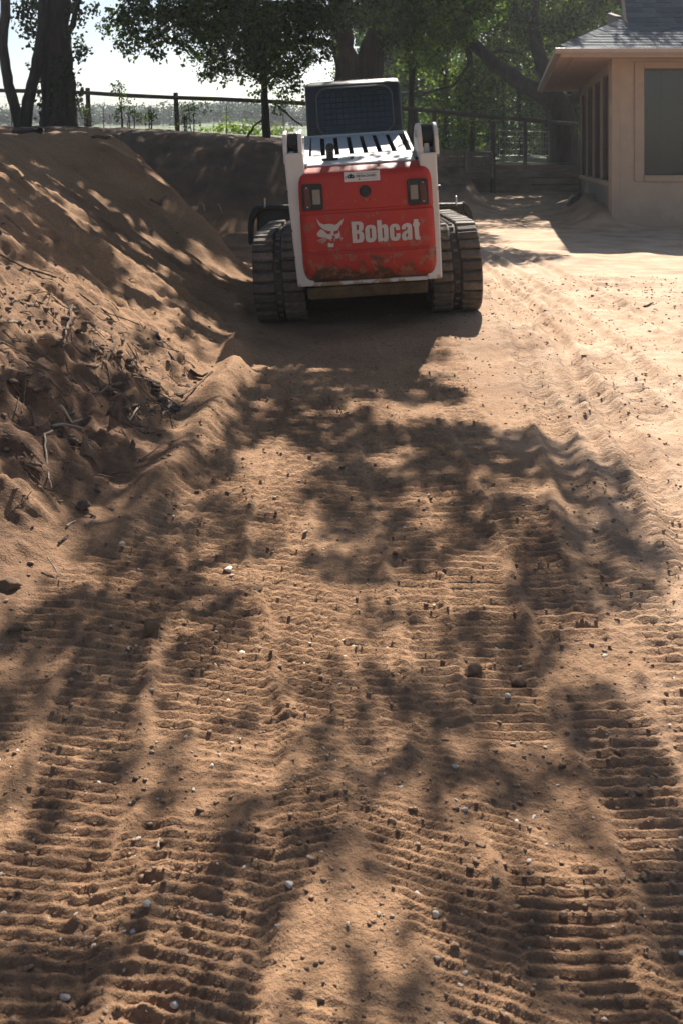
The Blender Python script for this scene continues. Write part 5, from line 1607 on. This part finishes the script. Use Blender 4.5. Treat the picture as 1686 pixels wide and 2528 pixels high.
def d_floor(X, D): return np.clip((X - toe(D)) / 0.2 + 0.3, 0.04, 1) * (0.25 + 1.3 * np.clip(fbm(X / 0.5, D / 0.5, 701, 2) + 0.3, 0, 1))
def d_pale(X, D): return np.clip((X - toe(D)) / 0.3, 0.02, 1) * np.clip(1.5 - 0.28 * D, 0.06, 1) * (0.2 + 1.4 * np.clip(fbm(X / 0.4, D / 0.4, 711, 2) + 0.25, 0, 1))
scatter('pale_gravel', 2300, d_pale, lambda r, n, D: (0.0014 + 0.0042 * r.random(n) ** 3.2) * (0.8 + 0.16 * D), M['pebble'], 'scattered small pale pebbles in the soil', 31, sub=2)
scatter('soil_crumbs', 15000, d_floor, lambda r, n, D: (0.0013 + 0.0052 * r.random(n) ** 4) * (0.85 + 0.16 * D), M['clod'], 'loose brown crumbs of soil over the yard', 41)

def d_heap(X, D): return np.clip((X - toe(D)) / 0.2 + 0.4, 0.05, 1) * np.clip(2.2 * (fbm(X / 0.28, D / 0.34, 731, 3) + 0.05), 0.02, 1)
scatter('soil_clods', 2600, d_heap, lambda r, n, D: (0.0026 + 0.0062 * r.random(n) ** 3) * (0.8 + 0.12 * D), M['clod'], 'clustered small brown clods broken out of the tracks', 51, flat=0.7, sub=2)

def d_bank(X, D): return np.where(X < toe(D) - 0.05, 1.0, 0.05)
r_ = np.random.default_rng(5)
def scatter_bank():
    global_x = scatter
    r = np.random.default_rng(77)
    n = 900
    D = r.uniform(2.4, 9.5, n * 2); X = toe(D) - r.random(n * 2) ** 1.3 * 2.6
    k = np.exp(-((D - 4.2) / 2.0) ** 2) + 0.12 > r.random(n * 2)
    X, D = X[k][:n], D[k][:n]
    Z = ground_z(X, D)
    base = rock_mesh('tmp', 5, M['clod'], 0.7, 1)
    v = np.empty(len(base.vertices) * 3, np.float32); base.vertices.foreach_get('co', v); v = v.reshape(-1, 3)
    f = np.array([tuple(p.vertices) for p in base.polygons]); bpy.data.meshes.remove(base)
    Vs, Fs = [], []
    for i in range(len(X)):
        s = (0.004 + 0.012 * r.random() ** 4)
        a = r.uniform(0, 6.28); c, s_ = math.cos(a), math.sin(a)
        w = v * np.array([r.uniform(.8, 1.6), 1, .8]) * s
        Vs.append(np.stack([w[:, 0] * c - w[:, 1] * s_ + X[i], w[:, 0] * s_ + w[:, 1] * c + D[i], w[:, 2] + Z[i] + s * 0.3], 1))
        Fs.append(f + i * len(v))
    o = link('bank_crumbs', np_mesh('bank_crumbs', np.concatenate(Vs), np.concatenate(Fs)), M['clod'])
    tag(o, 'loose crumbs of soil lying on the bank', 'gravel', kind='stuff')
scatter_bank()
# dark lumps of topsoil tumbled down the bank
r = np.random.default_rng(91)
Vs, Fs, off = [], [], 0
base = [rock_mesh('tmp', 60 + q, M['dark_clod'], 0.75, 2) for q in range(5)]
bv, bf = [], []
for q in base:
    v = np.empty(len(q.vertices) * 3, np.float32); q.vertices.foreach_get('co', v); bv.append(v.reshape(-1, 3))
    bf.append(np.array([tuple(p.vertices) for p in q.polygons])); bpy.data.meshes.remove(q)
D = np.clip(r.normal(3.9, 0.62, 760), 2.6, 6.2); X = toe(D) - 0.10 - np.abs(r.normal(0.38, 0.36, 760))
k = fbm(X / 0.35, D / 0.35, 721, 2) > -0.08
X, D = X[k], D[k]
Z = ground_z(X, D)
for i in range(len(X)):
    s = 0.006 + 0.024 * r.random() ** 3.2
    a = r.uniform(0, 6.28); c, s_ = math.cos(a), math.sin(a)
    w = bv[i % 5] * np.array([r.uniform(.8, 1.7), 1, r.uniform(.6, 1)]) * s
    Vs.append(np.stack([w[:, 0] * c - w[:, 1] * s_ + X[i], w[:, 0] * s_ + w[:, 1] * c + D[i], w[:, 2] + Z[i] + s * r.uniform(-.2, .3)], 1))
    Fs.append(bf[i % 5] + off); off += len(w)
o = link('topsoil_lumps', np_mesh('topsoil_lumps', np.concatenate(Vs), np.concatenate(Fs)), M['dark_clod'])
tag(o, 'dark lumps of topsoil strewn over the lower bank', 'gravel', kind='stuff')

# fine litter of broken roots and straw mixed into the lumps
lit = MB()
rr_ = random.Random(77)
bits = []
for i in range(230):
    d_ = min(6.0, max(2.6, rr_.gauss(3.9, 0.7))); x_ = float(toe(d_)) - 0.08 - abs(rr_.gauss(0.4, 0.38))
    an = rr_.uniform(0, 3.14); ln = rr_.uniform(0.02, 0.085)
    bits.append((x_, d_, math.cos(an) * ln, math.sin(an) * ln))
B_ = np.array(bits)
zz = [ground_z(B_[:, 0] + q * B_[:, 2], B_[:, 1] + q * B_[:, 3]) for q in (-1, 0, 1)]
for i, (x_, d_, dx, dd) in enumerate(bits):
    lit.tube([(x_ - dx, d_ - dd, zz[0][i] + 0.004), (x_ + rr_.uniform(-.006, .006), d_, zz[1][i] + rr_.uniform(0.004, 0.014)), (x_ + dx, d_ + dd, zz[2][i] + rr_.uniform(0.003, 0.02))],
             [0.0032, 0.0028, 0.0016], 4)
o = lit.build('root_litter', M['twig'])
tag(o, 'fine litter of broken brown roots on the lower bank', 'litter', kind='stuff')

STONES = [  # photograph pixel, half width in pixels, material, height ratio, name, label
    (376, 1574, 22, 'clod', 0.8, 'clod', 'single dark angular clod standing alone in the left foreground tracks'),
    (1075, 2278, 11, 'pebble', 0.8, 'stone', 'largest cream pebble right of centre near the bottom edge'),
    (600, 1612, 11, 'pebble', 0.8, 'stone', 'pale round pebble right of the dark angular clod'),
    (432, 2500, 14, 'pebble', 0.5, 'stone', 'flat tan stone at the bottom edge left of centre'),
    (160, 2484, 17, 'pebble', 0.35, 'stone', 'flat pale flake of stone near the bottom left corner'),
    (362, 2274, 10, 'pebble', 0.8, 'stone', 'round tan pebble in the lower left foreground'),
    (330, 2308, 10, 'pebble', 0.7, 'stone', 'oblong pale pebble just below the round tan pebble'),
    (712, 2218, 13, 'pebble', 0.4, 'stone', 'long narrow white stone in shade at lower centre'),
    (1168, 1660, 26, 'clod', 0.7, 'clod', 'rounded soil lump at the top of the right foreground shadow'),
    (1275, 1680, 22, 'clod', 0.7, 'clod', 'second rounded soil lump on the edge of the right foreground shadow'),
    (1252, 1722, 9, 'pebble', 0.8, 'stone', 'white pebble just below the rounded soil lump'),
    (1650, 1575, 10, 'clod', 0.8, 'clod', 'small dark clod on sunlit soil at the right edge'),
    (640, 1458, 14, 'clod', 0.6, 'clod', 'flattish reddish clod on sunlit soil left of centre'),
    (1000, 1300, 12, 'pebble', 0.4, 'stone', 'white flake of stone in the central tree shadow'),
    (565, 1410, 13, 'pebble', 0.35, 'stone', 'small white flake left of the sunlit ridge'),
    (300, 1350, 8, 'pebble', 0.8, 'stone', 'bright round pebble on the sunlit toe of the bank'),
    (645, 828, 12, 'clod', 0.6, 'clod', 'soil lump just below the left-hand rubber track'),
    (40, 1568, 18, 'clod', 0.8, 'clod', 'biggest lump of the clod heap at the left edge'),
    (60, 1590, 14, 'clod', 0.8, 'clod', 'lower lump of the clod heap at the left edge'),
    (70, 1560, 12, 'clod', 0.8, 'clod', 'upper right lump of the clod heap at the left edge'),
    (22, 1460, 30, 'clod', 0.8, 'clod', 'large brown block of soil on the bank at the left edge'),
]
for k, (x, y, hw_, mn, fl, nm, lab) in enumerate(STONES):
    p = on_ground(x, y)
    s = hw_ * p.y / FPX
    me = rock_mesh(nm, 900 + k, M[mn], fl, 3 if hw_ > 15 else 2)
    o = link(nm, me, None)
    o.scale = (s * 1.1, s * 0.9, s)
    o.rotation_euler = (0, 0, k * 1.3)
    o.location = (p.x, p.y, p.z + s * fl * 0.2)
    tag(o, lab, 'stone' if nm == 'stone' else 'clod', 'larger stones and clods in the soil')

# pointed shards of hard soil and bark standing on the bank
SHARDS = [(282, 1048, 68, 20, 0.25, 'tallest pointed brown shard standing on the bank'),
          (216, 1118, 60, 22, -0.2, 'pointed brown shard below and left of the tallest shard'),
          (326, 1112, 34, 15, 0.1, 'short blunt shard right of the two pointed shards'),
          (285, 945, 34, 12, 0.6, 'curved dark horn-like shard above the tallest shard')]
for k, (x, y, hp, wp, lean, lab) in enumerate(SHARDS):
    p = on_ground(x, y)
    s = p.y / FPX
    r = random.Random(50 + k)
    mbs = MB()
    h, w = hp * s, wp * s
    rings = []
    for i in range(6):
        t = i / 5
        rw_ = w * (1 - t) ** 0.8 * (1 + 0.25 * math.sin(5 * t + k)) + 0.002
        cx = lean * h * t * t + r.uniform(-.1, .1) * w
        for q in range(7):
            a = 2 * math.pi * q / 7
            rr = rw_ * r.uniform(0.75, 1.15)
            rings.append((p.x + cx + rr * math.cos(a), p.y + 0.55 * rr * math.sin(a) + 0.15 * h * t, p.z - 0.02 + h * t))
    fs = [(i * 7 + q, i * 7 + (q + 1) % 7, (i + 1) * 7 + (q + 1) % 7, (i + 1) * 7 + q) for i in range(5) for q in range(7)]
    fs += [tuple(range(6, -1, -1)), tuple(35 + q for q in range(7))]
    o = mbs.add(rings, fs).build('soil_shard', M['twig'] if k != 1 else M['clod'])
    tag(o, lab, 'shard', 'pointed shards on the bank')

TWIGS = [  # pixel path, thickness px, material, label
    ([(0, 653), (70, 678), (150, 715), (215, 752), (270, 785), (345, 822)], 5, 'root', 'long thin dark root running diagonally down the sunlit bank'),
    ([(180, 780), (172, 800), (166, 830), (166, 872)], 8, 'twig', 'short reddish stick standing on the bank below the long root'),
    ([(375, 818), (392, 842), (405, 868), (435, 905)], 9, 'root', 'forked dark root poking out at the foot of the sunlit bank'),
    ([(285, 882), (262, 902), (240, 915), (215, 918)], 8, 'twig', 'curved brown stick above the pointed shards'),
    ([(300, 952), (262, 958), (235, 968), (210, 990)], 8, 'twig', 'bent dark stick crossing behind the tallest shard'),
    ([(130, 1030), (165, 1042), (205, 1052)], 8, 'twig_pale', 'lower of two parallel pale sticks on the dark soil'),
    ([(150, 1018), (178, 1028), (205, 1040)], 7, 'twig_pale', 'upper of two parallel pale sticks on the dark soil'),
    ([(320, 1043), (338, 1020), (365, 1008)], 6, 'twig_pale', 'pale bent twig pointing up towards the right'),
    ([(365, 1010), (395, 1016), (410, 1030)], 5, 'twig', 'thin brown twig right of the pale bent twig'),
    ([(423, 1000), (415, 1020), (403, 1050)], 8, 'twig_pale', 'pale forked stick stub farthest right on the bank'),
    ([(130, 1084), (112, 1096), (114, 1130), (122, 1175), (134, 1205)], 5, 'twig_pale', 'crooked pale stick hooked at its upper end'),
    ([(58, 1152), (82, 1158), (106, 1170)], 9, 'twig', 'stubby brown stick left of the crooked pale stick'),
    ([(60, 1146), (78, 1146), (92, 1152)], 5, 'twig_pale', 'little pale twig lying on the stubby brown stick'),
    ([(525, 950), (490, 965), (452, 985)], 6, 'twig', 'slim stick on the windrow at the toe of the bank'),
    ([(470, 925), (500, 938), (515, 945)], 9, 'root', 'dark root stub beside the slim stick on the windrow'),
    ([(166, 1320), (188, 1302)], 5, 'twig_pale', 'short pale splinter at the lower bank, left of a pair'),
    ([(210, 1310), (233, 1296)], 5, 'twig_pale', 'short pale splinter at the lower bank, right of a pair'),
    ([(146, 1352), (170, 1336)], 6, 'root', 'short dark twig below the pair of pale splinters'),
    ([(118, 1405), (145, 1430), (166, 1456)], 4, 'twig_pale', 'thin straw lying across the toe of the bank at lower left'),
    ([(20, 818), (44, 814)], 9, 'twig_pale', 'pale chip of wood on the upper left of the bank'),
    ([(372, 498), (395, 505), (412, 494)], 8, 'twig', 'forked dead twig on the ridge of the bank'),
    ([(0, 598), (18, 588)], 10, 'root', 'dark root end sticking out at the left edge'),
    ([(182, 960), (183, 985)], 5, 'twig_pale', 'tiny upright pale straw among the dark clods'),
    ([(357, 940), (360, 955)], 4, 'twig_pale', 'tiny pale straw right of the tallest shard'),
    ([(392, 2112), (396, 2085)], 9, 'twig_pale', 'small pale wood chip standing in the left foreground tracks'),
    ([(860, 1030), (846, 1024), (835, 1030)], 4, 'root', 'tiny dark twig in the shadow behind the loader'),
    ([(1590, 755), (1612, 748)], 5, 'root', 'small dark twig on the pale soil at the right'),
    ([(128, 870), (150, 876), (175, 882)], 6, 'root', 'dark root flat on the bank left of the curved stick'),
    ([(40, 326), (95, 332), (150, 322), (170, 326)], 13, 'root', 'thick dark root lying below the ivy-clad trunk'),
    ([(230, 340), (262, 346), (300, 340)], 9, 'root', 'dark root end on the crest right of the ivy-clad trunk'),
    ([(500, 500), (503, 515), (508, 530)], 4, 'twig_pale', 'left of two pale straws on the shaded far bank'),
    ([(540, 505), (545, 520), (550, 528)], 4, 'twig_pale', 'right of two pale straws on the shaded far bank'),
]
for k, (path, th, mn, lab) in enumerate(TWIGS):
    g = [on_ground(*q) for q in path]
    r = random.Random(200 + k)
    rad = th / 2 * np.mean([q.y for q in g]) / FPX
    lift = [rad * 0.5 + (0.03 if (i in (0, len(g) - 1) and r.random() < 0.4 and len(g) > 2) else 0.004) for i in range(len(g))]
    pp = [q + Vector((0, 0, l)) for q, l in zip(g, lift)]
    path3 = wiggle(pp, rad * 0.7, r, 3)
    n_ = len(path3)
    o = MB().tube(path3, [rad * (1.05 - 0.5 * i / max(1, n_ - 1)) * r.uniform(0.8, 1.2) for i in range(n_)], 6).build('twig' if mn != 'root' else 'root', M[mn], smooth=True)
    tag(o, lab, 'twig' if mn != 'root' else 'root', 'sticks and roots on the bank')

# ------------------------------------------------------------------ dusty air
hzm = bpy.data.materials.new('haze')
hzm.use_nodes = True
hn = hzm.node_tree
for nd in list(hn.nodes):
    if nd.type == 'BSDF_PRINCIPLED': hn.nodes.remove(nd)
pv = hn.nodes.new('ShaderNodeVolumePrincipled')
pv.inputs['Color'].default_value = (0.82, 0.86, 0.92, 1)
pv.inputs['Density'].default_value = HAZE
pv.inputs['Anisotropy'].default_value = 0.35
hn.links.new(pv.outputs[0], hn.nodes['Material Output'].inputs['Volume'])
hb = MB().bx(-180, 180, -12, 185, -1.5, 18).build('haze', hzm)
tag(hb, 'thin dusty haze hanging in the air', 'haze', kind='stuff')
